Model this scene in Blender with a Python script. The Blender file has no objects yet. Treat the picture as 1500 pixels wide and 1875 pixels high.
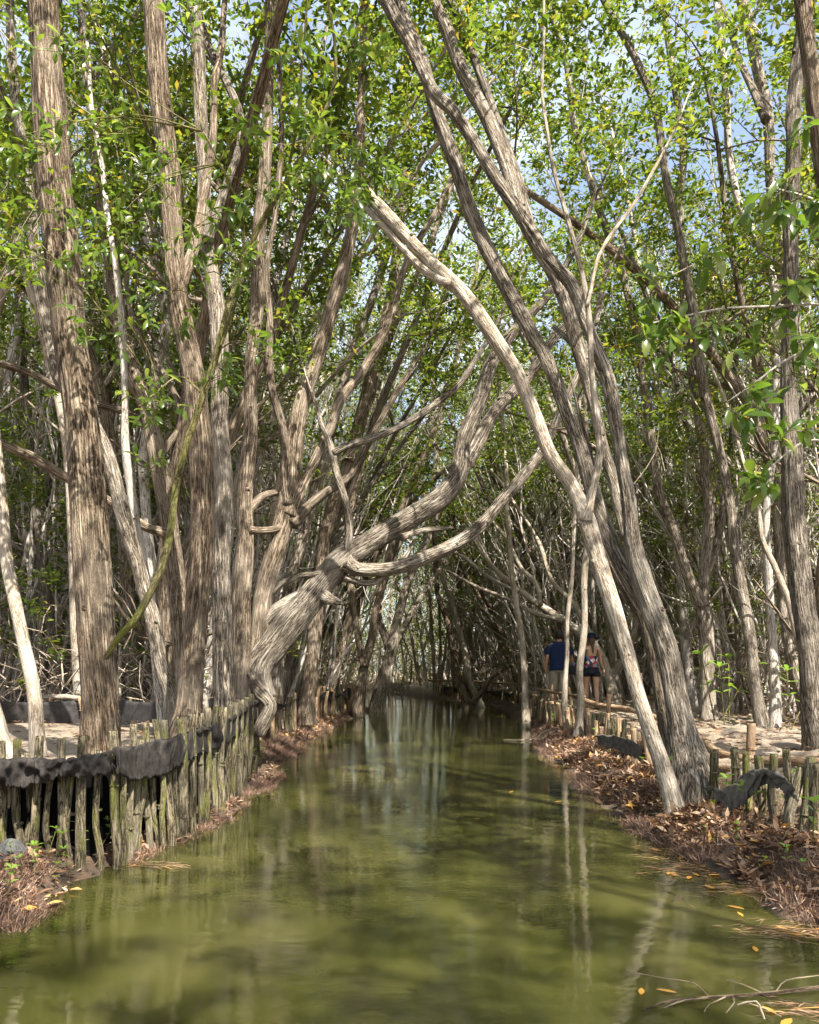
import bpy, math, random
import numpy as np
from mathutils import Vector
R = math.radians
scene = bpy.context.scene
col = scene.collection
rng = np.random.default_rng(7)
random.seed(7)

# ------------------------------------------------------------------ camera, sky, sun, exposure
FPX, HZ, CH = 1500.0, 1225.0, 1.30          # focal length and horizon row (photo pixels), eye height above the water
cam_d = bpy.data.cameras.new('camera'); cam = bpy.data.objects.new('camera', cam_d); col.objects.link(cam)
cam.location = (0, 0, CH); cam.rotation_euler = (R(90), 0, 0)
cam_d.sensor_fit = 'VERTICAL'; cam_d.sensor_height = 36; cam_d.sensor_width = 28.8
cam_d.lens = 36 * FPX / 1875; cam_d.shift_y = (HZ - 937.5) / 1875
cam_d.clip_start = 0.05; cam_d.clip_end = 2000
scene.camera = cam
SUN = Vector((0.30, -0.52, 0.80)).normalized()
el = math.asin(SUN.z); az = math.atan2(SUN.x, SUN.y)
w = bpy.data.worlds.new('World'); scene.world = w; w.use_nodes = True
nt = w.node_tree; bg = nt.nodes['Background']
sky = nt.nodes.new('ShaderNodeTexSky'); sky.sky_type = 'NISHITA'; sky.sun_disc = False
sky.sun_elevation = el; sky.sun_rotation = az; sky.air_density = 1.0; sky.dust_density = 2.6
tcw = nt.nodes.new('ShaderNodeTexCoord'); cn = nt.nodes.new('ShaderNodeTexNoise'); cn.inputs['Scale'].default_value = 3.2; cn.inputs['Detail'].default_value = 6
nt.links.new(tcw.outputs['Generated'], cn.inputs['Vector']); crw = nt.nodes.new('ShaderNodeValToRGB'); crw.color_ramp.elements[0].position = .46; crw.color_ramp.elements[0].color = (.12, .12, .12, 1); crw.color_ramp.elements[1].position = .66; crw.color_ramp.elements[1].color = (.9, .9, .9, 1)
nt.links.new(cn.outputs[0], crw.inputs[0]); mxw = nt.nodes.new('ShaderNodeMix'); mxw.data_type = 'RGBA'; nt.links.new(crw.outputs[0], mxw.inputs[0]); nt.links.new(sky.outputs[0], mxw.inputs[6]); mxw.inputs[7].default_value = (4.7, 5.0, 5.5, 1)   # thin white clouds
nt.links.new(mxw.outputs[2], bg.inputs[0]); bg.inputs[1].default_value = 0.105
sd = bpy.data.lights.new('sun', 'SUN'); sd.energy = 5.0; sd.angle = R(0.53); sd.color = (1, 0.95, 0.86)
so = bpy.data.objects.new('sun', sd); col.objects.link(so)
so.rotation_euler = SUN.to_track_quat('Z', 'Y').to_euler(); so.location = (4, -6, 20)
vs = scene.view_settings; vs.view_transform = 'Standard'; vs.look = 'None'; vs.gamma = 1; vs.exposure = 1.68
scene.cycles.max_bounces = 7; scene.cycles.diffuse_bounces = 4; scene.cycles.glossy_bounces = 3
scene.cycles.transmission_bounces = 4

# ------------------------------------------------------------------ small helpers
def P(px, py, Y):
    "world point seen at photo pixel (px, py) when it stands Y metres away"
    return np.array([(px - 750) / FPX * Y, Y, CH - (py - HZ) / FPX * Y])

def hash3(i, j, k, s):
    n = (i * 374761393 + j * 668265263 + k * 2147483647 + s * 974634777) & 0xffffffff
    n = ((n ^ (n >> 13)) * 1274126177) & 0xffffffff
    n = n ^ (n >> 16)
    return (n & 0xffff) / 65535.0

def vnoise(p, s=0):
    "numpy value noise 0..1"
    p = np.asarray(p, float); f = np.floor(p); t = p - f; t = t * t * (3 - 2 * t); f = f.astype(np.int64)
    r = 0
    for a in (0, 1):
        for b in (0, 1):
            for c in (0, 1):
                wgt = (t[..., 0] if a else 1 - t[..., 0]) * (t[..., 1] if b else 1 - t[..., 1]) * (t[..., 2] if c else 1 - t[..., 2])
                r = r + wgt * hash3(f[..., 0] + a, f[..., 1] + b, f[..., 2] + c, s)
    return r

def spline(pts, step):
    "Catmull-Rom resample of rows (x, y, z, radius)"
    p = np.asarray(pts, float)
    if len(p) == 2: p = np.vstack([p[0], (p[0] + p[1]) / 2, p[1]])
    e = np.vstack([2 * p[0] - p[1], p, 2 * p[-1] - p[-2]])
    e[0, 3] = p[0, 3]; e[-1, 3] = p[-1, 3]
    out = []
    for i in range(1, len(e) - 2):
        a, b, c, d = e[i - 1], e[i], e[i + 1], e[i + 2]
        n = max(2, int(np.linalg.norm((c - b)[:3]) / step))
        t = np.linspace(0, 1, n, endpoint=False)[:, None]
        q = 0.5 * (2 * b + (c - a) * t + (2 * a - 5 * b + 4 * c - d) * t ** 2 + (3 * b - a - 3 * c + d) * t ** 3)
        out.append(q)
    out.append(p[-1:]); q = np.vstack(out); q[:, 3] = np.maximum(q[:, 3], 0.0015)
    return q

class Acc:
    "collects tubes, leaves and sheets; build() links them as ONE mesh"
    def __init__(s): s.v = []; s.f = []; s.b = []; s.n = 0; s.mi = []
    def add(s, v, f, b=None, mi=0):
        v = np.asarray(v, float); f = np.asarray(f, dtype=np.int64)
        s.v.append(v); s.f.append(f + s.n); s.n += len(v)
        s.b.append(np.asarray(b, float) if b is not None else v.copy()); s.mi.append(np.full(len(f), mi))
    def tube(s, pts, sides=8, step=0.1, rough=0.0, ridge=0.0, cap=True, mi=0, wob=0.0, flare=None):
        q = spline(pts, step); c = q[:, :3].copy(); r = q[:, 3].copy(); n = len(q)
        seed = int(rng.integers(1, 9999))
        L = np.concatenate([[0], np.cumsum(np.linalg.norm(np.diff(c, axis=0), axis=1))])
        if wob:
            o = np.stack([vnoise(np.stack([L * 1.3, L * 0 + k * 7.3, L * 0 + seed * .37], 1), seed) - .5 for k in range(3)], 1)
            c += o * wob * np.minimum(1, L / 0.5)[:, None]
        t = np.gradient(c, axis=0); t /= np.linalg.norm(t, axis=1)[:, None] + 1e-9
        ref = np.array([0.3, 0.9, 0.1]); u = np.empty_like(t)
        a = ref - t[0] * ref.dot(t[0]); a /= np.linalg.norm(a); u[0] = a
        for i in range(1, n):
            a = u[i - 1] - t[i] * u[i - 1].dot(t[i]); u[i] = a / (np.linalg.norm(a) + 1e-9)
        wv = np.cross(t, u)
        th = np.linspace(0, 2 * math.pi, sides, endpoint=False)
        ct, st = np.cos(th), np.sin(th)
        rr = r[:, None] * np.ones(sides)[None]
        off = rng.uniform(0, 50, 3)
        B = np.stack([r[:, None] * ct[None], r[:, None] * st[None], L[:, None] + 0 * ct[None]], -1)
        if rough: rr = rr * (1 + rough * (vnoise(np.stack([ct[None] * 1.3 + 0 * L[:, None], st[None] * 1.3 + 0 * L[:, None], L[:, None] * 1.6 + 0 * ct[None]], -1) + off, seed) - .5) * 2)
        if ridge:
            k = vnoise(B * np.array([28, 28, 2.6]) + off, seed + 3); k2 = vnoise(B * np.array([70, 70, 9]) + off, seed + 5)
            rr = rr + ridge * (1 - np.abs(2 * k - 1) * 2.2) + ridge * .4 * (k2 - .5)
        if flare:
            hgt, amt, lobes = flare
            m = np.exp(-L / hgt)[:, None]; rr = rr * (1 + amt * m * (1 + .35 * np.sin(th * lobes + seed)[None]))
        V = c[:, None] + rr[..., None] * (ct[None, :, None] * u[:, None] + st[None, :, None] * wv[:, None])
        i, j = np.meshgrid(np.arange(n - 1), np.arange(sides), indexing='ij'); j2 = (j + 1) % sides
        F = np.stack([i * sides + j, i * sides + j2, (i + 1) * sides + j2, (i + 1) * sides + j], -1).reshape(-1, 4)
        Vf = V.reshape(-1, 3); Bf = (B + off).reshape(-1, 3)
        if cap:
            for e, row in ((0, 0), (1, n - 1)):
                cc = c[row]; idx = len(Vf); Vf = np.vstack([Vf, cc + t[row] * (r[row] * (.12 if e else -.1))]); Bf = np.vstack([Bf, Bf[row * sides] * [1, 1, 1]])
                a_ = row * sides + np.arange(sides); b_ = row * sides + (np.arange(sides) + 1) % sides
                tri = np.stack([a_, b_, np.full(sides, idx), np.full(sides, idx)], 1) if e else np.stack([b_, a_, np.full(sides, idx), np.full(sides, idx)], 1)
                F = np.vstack([F, tri])
        s.add(Vf, F, Bf, mi); return c
    def leaves(s, p, d, nrm, ln, wd, fine=False, mi=0):
        "p, d, nrm: (n,3); ln, wd: (n,)"
        n = len(p)
        if n == 0: return
        d = d / (np.linalg.norm(d, axis=1)[:, None] + 1e-9)
        sd_ = np.cross(d, nrm); sd_ /= np.linalg.norm(sd_, axis=1)[:, None] + 1e-9
        up = np.cross(sd_, d)
        ln = ln[:, None]; wd = wd[:, None]
        if fine:
            rows = [(0.03, .07, .0), (.3, .78, .03), (.6, 1.0, .03), (.85, .62, -.02), (1.0, .04, -.09)]
            V = []
            for a, b, h in rows:
                m = p + d * ln * a + up * ln * h
                V += [m - sd_ * wd * b * .5 + up * wd * .16 * b, m, m + sd_ * wd * b * .5 + up * wd * .16 * b]
            V = np.stack(V, 1).reshape(-1, 3); k = len(rows) * 3
            base = (np.arange(n) * k)[:, None, None]; F = []
            for r_ in range(len(rows) - 1):
                for c_ in range(2):
                    a = r_ * 3 + c_; F.append([a, a + 1, a + 4, a + 3])
            F = (np.array(F)[None] + base).reshape(-1, 4)
        else:
            m = p + d * ln * .52
            V = np.stack([p, m - sd_ * wd * .5 + up * wd * .12, p + d * ln - up * ln * .08, m + sd_ * wd * .5 + up * wd * .12], 1).reshape(-1, 3)
            F = (np.array([[0, 1, 2, 3]])[None] + (np.arange(n) * 4)[:, None, None]).reshape(-1, 4)
        s.add(V, F, None, mi)
    def build(s, name, mat, parent=None, smooth=True, me_only=False):
        v = np.vstack(s.v); f = np.vstack(s.f); b = np.vstack(s.b); mi = np.concatenate(s.mi)
        me = bpy.data.meshes.new(name)
        tri = f[:, 3] == f[:, 2]
        tot = np.where(tri, 3, 4); start = np.concatenate([[0], np.cumsum(tot)[:-1]])
        keep = np.ones(f.shape, bool); keep[tri, 3] = False
        loops = f[keep]
        me.vertices.add(len(v)); me.vertices.foreach_set('co', v.ravel())
        me.loops.add(len(loops)); me.loops.foreach_set('vertex_index', loops.astype(np.int32))
        me.polygons.add(len(f)); me.polygons.foreach_set('loop_start', start.astype(np.int32))
        me.polygons.foreach_set('loop_total', tot.astype(np.int32))
        me.polygons.foreach_set('use_smooth', np.full(len(f), smooth)); me.polygons.foreach_set('material_index', mi.astype(np.int32))
        at = me.attributes.new('bark', 'FLOAT_VECTOR', 'POINT'); at.data.foreach_set('vector', b.ravel())
        me.update(calc_edges=True); me.validate()
        for m in (mat if isinstance(mat, (list, tuple)) else [mat]): me.materials.append(m)
        if me_only: return me
        o = bpy.data.objects.new(name, me); col.objects.link(o)
        if parent: o.parent = parent
        return o

def tag(o, label=None, cat=None, group=None, kind=None):
    if label: o['label'] = label
    if cat: o['category'] = cat
    if group: o['group'] = group
    if kind: o['kind'] = kind
    return o
def empty(name, loc=(0, 0, 0), label=None, cat=None, group=None):
    o = bpy.data.objects.new(name, None); col.objects.link(o); o.location = Vector(loc); o.empty_display_size = .1
    tag(o, label, cat, group); return o
def copy_tree(o, parent=None):
    kids = [c for c in KIDS.get(o.name, [])]
    c = o.copy(); col.objects.link(c); c.parent = parent
    for ch in kids: copy_tree(ch, c)
    return c
KIDS = {}
def kid(o, root):
    o.parent = root; KIDS.setdefault(root.name, []).append(o); return o
def rebase(o, root):
    "o was modelled in world space; make it a child of root (which only has a location)"
    me = o.data; n = len(me.vertices); a = np.empty(n * 3); me.vertices.foreach_get('co', a)
    a = a.reshape(-1, 3) - np.array(root.location); me.vertices.foreach_set('co', a.ravel()); me.update(); kid(o, root)

# ------------------------------------------------------------------ materials
def mat(name):
    m = bpy.data.materials.new(name); m.use_nodes = True; n = m.node_tree
    return m, n, n.nodes['Principled BSDF']
def N(n, t, **k):
    x = n.nodes.new(t)
    for a, b in k.items():
        if a[0] == '_': x.inputs[int(a[1:])].default_value = b
        else: setattr(x, a, b)
    return x
def ramp(n, fac, stops):
    r = n.nodes.new('ShaderNodeValToRGB'); e = r.color_ramp.elements
    while len(e) < len(stops): e.new(.5)
    for i, (p, c) in enumerate(stops): e[i].position = p; e[i].color = (*c, 1)
    n.links.new(fac, r.inputs[0]); return r
def noise(n, vec, scale, detail=4, rough=.6, sc=None):
    if sc:
        m = N(n, 'ShaderNodeMapping'); m.inputs['Scale'].default_value = sc; n.links.new(vec, m.inputs[0]); vec = m.outputs[0]
    t = N(n, 'ShaderNodeTexNoise'); t.inputs['Scale'].default_value = scale; t.inputs['Detail'].default_value = detail
    t.inputs['Roughness'].default_value = rough; n.links.new(vec, t.inputs['Vector']); return t
def mix(n, fac, a, b, mode='MIX'):
    m = N(n, 'ShaderNodeMix', data_type='RGBA', blend_type=mode)
    for i, x in ((0, fac), (6, a), (7, b)):
        if hasattr(x, 'links'): n.links.new(x, m.inputs[i])
        else: m.inputs[i].default_value = x if i == 0 else (*x, 1)
    return m.outputs[2]

def bark_mat(name, light, mid, dark, fx=62, fz=4.0, moss=0.0, bump=.018, fiss=(.34, .52), pale=.35):
    m, n, b = mat(name)
    at = N(n, 'ShaderNodeAttribute', attribute_name='bark'); v = at.outputs['Vector']
    oi = N(n, 'ShaderNodeObjectInfo')
    ad = N(n, 'ShaderNodeVectorMath', operation='ADD'); n.links.new(v, ad.inputs[0]); n.links.new(oi.outputs['Random'], ad.inputs[1]); v = ad.outputs[0]
    n1 = noise(n, v, 1, 2, .55, (fx * .62, fx * .62, fz * .7)); n2 = noise(n, v, 1, 4, .7, (fx * 1.5, fx * 1.5, fz * 6))
    a = N(n, 'ShaderNodeMath', operation='SUBTRACT', _1=.5); n.links.new(n1.outputs[0], a.inputs[0])
    a2 = N(n, 'ShaderNodeMath', operation='ABSOLUTE'); n.links.new(a.outputs[0], a2.inputs[0])
    a3 = N(n, 'ShaderNodeMath', operation='MULTIPLY', _1=5.2); n.links.new(a2.outputs[0], a3.inputs[0])
    a4 = N(n, 'ShaderNodeMath', operation='MULTIPLY_ADD', _1=1.7, _2=-.80); n.links.new(n2.outputs[0], a4.inputs[0])
    h = N(n, 'ShaderNodeMath', operation='ADD', use_clamp=True); n.links.new(a3.outputs[0], h.inputs[0]); n.links.new(a4.outputs[0], h.inputs[1])
    cr = ramp(n, h.outputs[0], [(0.08, dark), (fiss[0], mid), (fiss[1] + .25, light)])
    big = noise(n, v, 2.3, 4, .6, (1, 1, .6)); pf = ramp(n, big.outputs[0], [(.48, (0, 0, 0)), (.68, (pale,) * 3)])
    c = mix(n, pf.outputs[0], cr.outputs[0], tuple(min(1, x * 1.35 + .05) for x in light))
    big2 = noise(n, v, 5, 3, .6, (1, 1, .35)); df = ramp(n, big2.outputs[0], [(.52, (0, 0, 0)), (.72, (.55,) * 3)])
    c = mix(n, df.outputs[0], c, dark)
    vo = N(n, 'ShaderNodeTexVoronoi'); mp = N(n, 'ShaderNodeMapping'); mp.inputs['Scale'].default_value = (3.4, 3.4, 1.3); n.links.new(v, mp.inputs[0]); n.links.new(mp.outputs[0], vo.inputs['Vector']); vo.inputs['Scale'].default_value = 1
    kf = ramp(n, vo.outputs['Distance'], [(.07, (.9,) * 3), (.15, (0, 0, 0))]); c = mix(n, kf.outputs[0], c, dark)
    if moss:
        mn = noise(n, v, 7, 4, .7, (1, 1, .5)); mf = ramp(n, mn.outputs[0], [(.62 - .3 * moss, (0, 0, 0)), (.78 - .3 * moss, (.85,) * 3)])
        c = mix(n, mf.outputs[0], c, (.13, .14, .025))
    hs = N(n, 'ShaderNodeHueSaturation'); n.links.new(c, hs.inputs['Color'])
    vr = N(n, 'ShaderNodeMapRange', _3=.8, _4=1.25); n.links.new(oi.outputs['Random'], vr.inputs[0]); n.links.new(vr.outputs[0], hs.inputs['Value'])
    n.links.new(hs.outputs[0], b.inputs['Base Color']); b.inputs['Roughness'].default_value = .9; b.inputs['Specular IOR Level'].default_value = .2
    bp = N(n, 'ShaderNodeBump'); bp.inputs['Strength'].default_value = 1; bp.inputs['Distance'].default_value = bump
    n.links.new(h.outputs[0], bp.inputs['Height']); n.links.new(bp.outputs[0], b.inputs['Normal'])
    return m
M = {}
M['bark_brown'] = bark_mat('fissured_brown_bark', (.33, .262, .185), (.165, .113, .070), (.033, .021, .013), 62, 4.0, bump=.02)
M['bark_tan'] = bark_mat('tan_grey_bark', (.38, .33, .265), (.21, .168, .122), (.05, .037, .026), 70, 5.0)
M['bark_red'] = bark_mat('reddish_brown_bark', (.30, .24, .175), (.155, .115, .078), (.036, .025, .016), 70, 4.5, bump=.012)
M['bark_pale'] = bark_mat('pale_lichened_bark', (.40, .345, .275), (.26, .21, .155), (.15, .11, .07), 60, 6, bump=.008, fiss=(.2, .4), pale=.6)
M['bark_moss'] = bark_mat('mossy_bark', (.24, .21, .09), (.15, .13, .05), (.05, .04, .02), 60, 14, moss=.55, bump=.008)
M['bark_grey'] = bark_mat('smooth_grey_branch_bark', (.56, .51, .45), (.38, .33, .275), (.11, .085, .065), 60, 7, bump=.006, fiss=(.25, .45), pale=.5)
M['stake'] = bark_mat('weathered_stake_wood', (.215, .18, .12), (.12, .098, .056), (.026, .02, .012), 70, 8, moss=.35, bump=.008)
M['log'] = bark_mat('dry_bamboo_rail', (.42, .30, .19), (.32, .21, .12), (.12, .07, .04), 80, 5, bump=.003, pale=.25)
M['twig'] = bark_mat('dry_twigs', (.50, .42, .33), (.32, .25, .18), (.12, .085, .06), 60, 9, bump=.003)

def leaf_mat(name, cols, trans=.42, gl=.32, hue=0):
    m, n, b = mat(name); out = n.nodes['Material Output']
    g = N(n, 'ShaderNodeNewGeometry')
    r = ramp(n, g.outputs['Random Per Island'], cols)
    n.links.new(r.outputs[0], b.inputs['Base Color']); b.inputs['Roughness'].default_value = gl; b.inputs['Specular IOR Level'].default_value = .45
    t = N(n, 'ShaderNodeBsdfTranslucent'); hs = N(n, 'ShaderNodeHueSaturation'); hs.inputs['Saturation'].default_value = 1.1; hs.inputs['Value'].default_value = 1.7; hs.inputs['Hue'].default_value = .485
    n.links.new(r.outputs[0], hs.inputs['Color']); n.links.new(hs.outputs[0], t.inputs[0])
    mx = N(n, 'ShaderNodeMixShader', _0=trans); n.links.new(b.outputs[0], mx.inputs[1]); n.links.new(t.outputs[0], mx.inputs[2])
    n.links.new(mx.outputs[0], out.inputs[0]); return m
GREEN = [(0, (.045, .082, .016)), (.35, (.080, .130, .022)), (.7, (.13, .18, .030)), (.93, (.20, .235, .042)), (.99, (.30, .24, .05))]
M['leaf'] = leaf_mat('green_leaf', GREEN, .5)
M['leaf_near'] = leaf_mat('near_green_leaf', [(0, (.05, .095, .018)), (.4, (.085, .145, .025)), (.8, (.135, .195, .035)), (1, (.20, .24, .06))], .5, .28)
M['seed_leaf'] = leaf_mat('fresh_seedling_leaf', [(0, (.10, .2, .03)), (1, (.20, .32, .05))], .4, .3)
M['litter'] = leaf_mat('dead_leaf', [(0, (.07, .035, .02)), (.3, (.16, .088, .050)), (.6, (.26, .155, .092)), (.86, (.40, .285, .19)), (.965, (.48, .27, .09)), (1, (.56, .30, .05))], .12, .5)
M['float'] = leaf_mat('floating_yellow_leaf', [(0, (.42, .16, .03)), (.6, (.48, .26, .05)), (1, (.25, .12, .04))], .15, .35)
M['root'] = leaf_mat('root_fibre', [(0, (.10, .05, .03)), (.5, (.16, .095, .06)), (.9, (.30, .18, .12)), (1, (.45, .36, .3))], .0, .7)

# ------------------------------------------------------------------ banks
YL = [-14, 3.6, 4.1, 4.7, 5.3, 6.15, 7.1, 8.7, 9.8, 12, 14, 18.5, 26, 31, 38, 46, 56, 70]
XL = [-2.3, -2.1, -2.05, -1.94, -1.84, -1.66, -1.60, -1.66, -1.62, -1.80, -1.85, -1.75, -1.2, -1.9, -3.3, -4.2, -4.3, -4.0]
YR = [-14, 4.1, 5.2, 6.4, 8.5, 12.6, 17, 20, 27, 30, 34, 38, 43, 50, 56, 70]
XR = [2.3, 2.1, 1.95, 1.85, 1.93, 2.08, 2.55, 2.85, 3.1, 2.9, 1.9, .6, -.5, -2.2, -4.6, -5]
FYL = [-14, 4.6, 5.25, 5.4, 5.55, 6.25, 7.1, 8.7, 9.9, 12, 14, 18.5, 26, 31, 38, 52, 70]
FXL = [-3.1, -3.0, -2.75, -2.55, -2.14, -1.96, -1.86, -1.90, -1.86, -2.2, -2.35, -2.1, -1.5, -2.3, -3.8, -4.0, -3.8]
FYR = [-14, 4, 8, 12.8, 17, 20, 27, 30, 34, 38, 43, 52, 70]
FXR = [2.65, 2.6, 2.55, 2.82, 2.9, 3.12, 3.45, 3.2, 2.2, .95, -.1, -4.2, -5]
xl = lambda y: np.interp(y, YL, XL); xr = lambda y: np.interp(y, YR, XR)
fl = lambda y: np.interp(y, FYL, FXL); fr = lambda y: np.interp(y, FYR, FXR)
def sm(t): t = np.clip(t, 0, 1); return t * t * (3 - 2 * t)
def gz(x, y):
    x = np.asarray(x, float); y = np.asarray(y, float)
    n = vnoise(np.stack([x * 1.1, y * 1.1, 0 * x], -1), 4) - .5; n2 = vnoise(np.stack([x * 6, y * 6, 0 * x], -1), 9) - .5; n3 = vnoise(np.stack([x * .35, y * .35, 0 * x], -1), 19) - .5
    wig = (vnoise(np.stack([y * 1.7, 0 * y, 0 * y], -1), 21) - .5) * .22
    dl = xl(y) - x + wig; dfl = fl(y) - x
    zl = -.5 * sm(-dl / .6) + .13 * sm(dl / .35) + .05 * n2 + .05 * n; zl = zl + (.50 - .13) * sm((dfl - .05) / .14)
    dr = x - xr(y) + wig; dfr = x - fr(y)
    zr = -.5 * sm(-dr / .6) + .19 * sm(dr / .35) + .11 * n2 + .10 * n + .10 * (vnoise(np.stack([x * 2.7, y * 2.7, 0 * x], -1), 61) - .5) * sm(dr / .15); zr = zr + (.38 - .17) * sm((dfr - .02) / .25)
    z = np.where(dl > -1.0, zl, np.where(dr > -1.0, zr, -.5))
    z = np.where((dl > -1) & (dr > -1), np.maximum(zl, zr), z)
    far = sm((np.maximum(dfl, dfr) - 3) / 6)
    return z + far * n3 * .5 + sm(np.maximum(dfl, dfr) / .5) * (n * .05 + n2 * -.03)
xs = np.concatenate([np.linspace(-160, -12, 14), np.linspace(-11, -4.2, 36), np.linspace(-4, 4.6, 150), np.linspace(4.8, 14, 44), np.linspace(16, 160, 14)])
ys = np.concatenate([np.linspace(-60, -2, 10), np.linspace(-1, 3, 12), np.linspace(3.1, 11, 150), np.linspace(11.2, 34, 130), np.linspace(34.5, 62, 50), np.linspace(66, 300, 14)])
gx, gy = np.meshgrid(xs, ys); gzv = gz(gx, gy)
V = np.stack([gx, gy, gzv], -1).reshape(-1, 3); nx, ny = len(xs), len(ys)
i, j = np.meshgrid(np.arange(ny - 1), np.arange(nx - 1), indexing='ij')
F = np.stack([i * nx + j, i * nx + j + 1, (i + 1) * nx + j + 1, (i + 1) * nx + j], -1).reshape(-1, 4)
m, n, b = mat('forest_floor')
geo = N(n, 'ShaderNodeNewGeometry'); pos = geo.outputs['Position']
at = N(n, 'ShaderNodeAttribute', attribute_name='bark')
sx = N(n, 'ShaderNodeSeparateXYZ'); n.links.new(at.outputs['Vector'], sx.inputs[0])
s1 = noise(n, pos, 3, 6, .7); s2 = noise(n, pos, 22, 5, .7); s3 = noise(n, pos, 9, 4, .6)
sand = ramp(n, s1.outputs[0], [(.3, (.20, .155, .11)), (.55, (.30, .24, .175)), (.75, (.40, .335, .26))])
soil = ramp(n, s2.outputs[0], [(.3, (.05, .03, .02)), (.5, (.14, .085, .05)), (.7, (.26, .17, .11))])
mud = ramp(n, s3.outputs[0], [(.3, (.035, .024, .016)), (.7, (.12, .075, .045))])
spk = ramp(n, s2.outputs[0], [(.56, (0, 0, 0)), (.66, (.75,) * 3)])
sandc = mix(n, spk.outputs[0], sand.outputs[0], (.20, .12, .07))
c1 = mix(n, sx.outputs[0], soil.outputs[0], sandc); c2 = mix(n, sx.outputs[1], c1, mud.outputs[0])
n.links.new(c2, b.inputs['Base Color']); b.inputs['Roughness'].default_value = .92
bp = N(n, 'ShaderNodeBump'); bp.inputs['Distance'].default_value = .04; n.links.new(s2.outputs[0], bp.inputs['Height']); n.links.new(bp.outputs[0], b.inputs['Normal'])
M['ground'] = m
dfl = fl(gy) - gx; dfr = gx - fr(gy)
sandm = np.where(gx > 0, sm((dfr - .1) / .3) * (1 - sm((dfr - 3.3 - (vnoise(np.stack([gx, gy, gx * 0], -1), 3) - .5)) / .8)), sm((dfl - .35) / .3) * (1 - sm((dfl - 3.6) / .8)))
mudm = np.where(gx > 0, 1 - sm((dfr + .15) / .2), 1 - sm((dfl - .22) / .12))
A = Acc(); A.add(V, F, np.stack([sandm, mudm, 0 * mudm], -1).reshape(-1, 3)); tag(A.build('ground', M['ground']), kind='structure')

# ------------------------------------------------------------------ water
m, n, b = mat('murky_green_water')
geo = N(n, 'ShaderNodeNewGeometry'); pos = geo.outputs['Position']
c1 = noise(n, pos, 1.1, 3, .5, (1, .6, 1))
cr = ramp(n, c1.outputs[0], [(.3, (.025, .027, .006)), (.5, (.043, .044, .010)), (.7, (.070, .066, .019))])
n.links.new(cr.outputs[0], b.inputs['Base Color'])
b.inputs['Roughness'].default_value = .01; b.inputs['IOR'].default_value = 1.42
b.inputs['Subsurface Weight'].default_value = 1.0; b.inputs['Subsurface Radius'].default_value = (.50, .55, .25); b.inputs['Subsurface Scale'].default_value = 1.0
w1 = noise(n, pos, 1, 2, .55, (3.2, 6.5, 1)); w2 = noise(n, pos, 1, 3, .6, (9, 20, 1)); w3 = noise(n, pos, .55, 2, .5)
ms = ramp(n, w3.outputs[0], [(.38, (.12,) * 3), (.62, (1, 1, 1))])
mm = N(n, 'ShaderNodeMath', operation='MULTIPLY'); n.links.new(w2.outputs[0], mm.inputs[0]); n.links.new(ms.outputs[0], mm.inputs[1])
b1 = N(n, 'ShaderNodeBump'); b1.inputs['Distance'].default_value = .0020; n.links.new(w1.outputs[0], b1.inputs['Height'])
b2 = N(n, 'ShaderNodeBump'); b2.inputs['Distance'].default_value = .0020; n.links.new(mm.outputs[0], b2.inputs['Height']); n.links.new(b1.outputs[0], b2.inputs['Normal'])
n.links.new(b2.outputs[0], b.inputs['Normal']); M['water'] = m
A = Acc(); xs2 = np.linspace(-14, 6, 21); ys2 = np.linspace(-20, 62, 60); gx, gy = np.meshgrid(xs2, ys2)
i, j = np.meshgrid(np.arange(59), np.arange(20), indexing='ij')
A.add(np.stack([gx, gy, 0 * gx], -1).reshape(-1, 3), np.stack([i * 21 + j, i * 21 + j + 1, (i + 1) * 21 + j + 1, (i + 1) * 21 + j], -1).reshape(-1, 4))
tag(A.build('water', M['water']), kind='structure')

# ------------------------------------------------------------------ foliage helpers
def unit(n_):
    v = rng.normal(size=(n_, 3)); return v / np.linalg.norm(v, axis=1)[:, None]
def cluster_leaves(A, centers, per, rad, ln=.11, wd=.045, fine=False, mi=0):
    "small rosettes of leaves round each centre"
    c = np.repeat(np.asarray(centers), per, axis=0); n_ = len(c)
    d = unit(n_); d[:, 2] = np.abs(d[:, 2]) * .8 - .15
    p = c + unit(n_) * rng.uniform(0, rad, (n_, 1))
    nr = unit(n_) * .7 + np.array([0, 0, 1.0])
    A.leaves(p, d, nr, ln * rng.uniform(.7, 1.25, n_), wd * rng.uniform(.75, 1.2, n_), fine, mi)
def rosettes(A, centers, axes, per=(4, 7), ln=.09, wd=.036, mi=0):
    "whorls of leaves at twig ends"
    for c, a in zip(centers, axes):
        k = int(rng.integers(per[0], per[1] + 1)); a = a / (np.linalg.norm(a) + 1e-9)
        r = unit(k); r = r - a * (r @ a)[:, None]; r /= np.linalg.norm(r, axis=1)[:, None]
        d = r * rng.uniform(.6, 1.1, (k, 1)) + a * rng.uniform(.1, .9, (k, 1)); d[:, 2] -= .15
        A.leaves(np.repeat(c[None], k, 0) + d * .006, d, a[None] * .6 + np.array([[0, 0, .8]]) + unit(k) * .3, ln * rng.uniform(.65, 1.2, k), wd * rng.uniform(.8, 1.15, k), True, mi)

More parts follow.
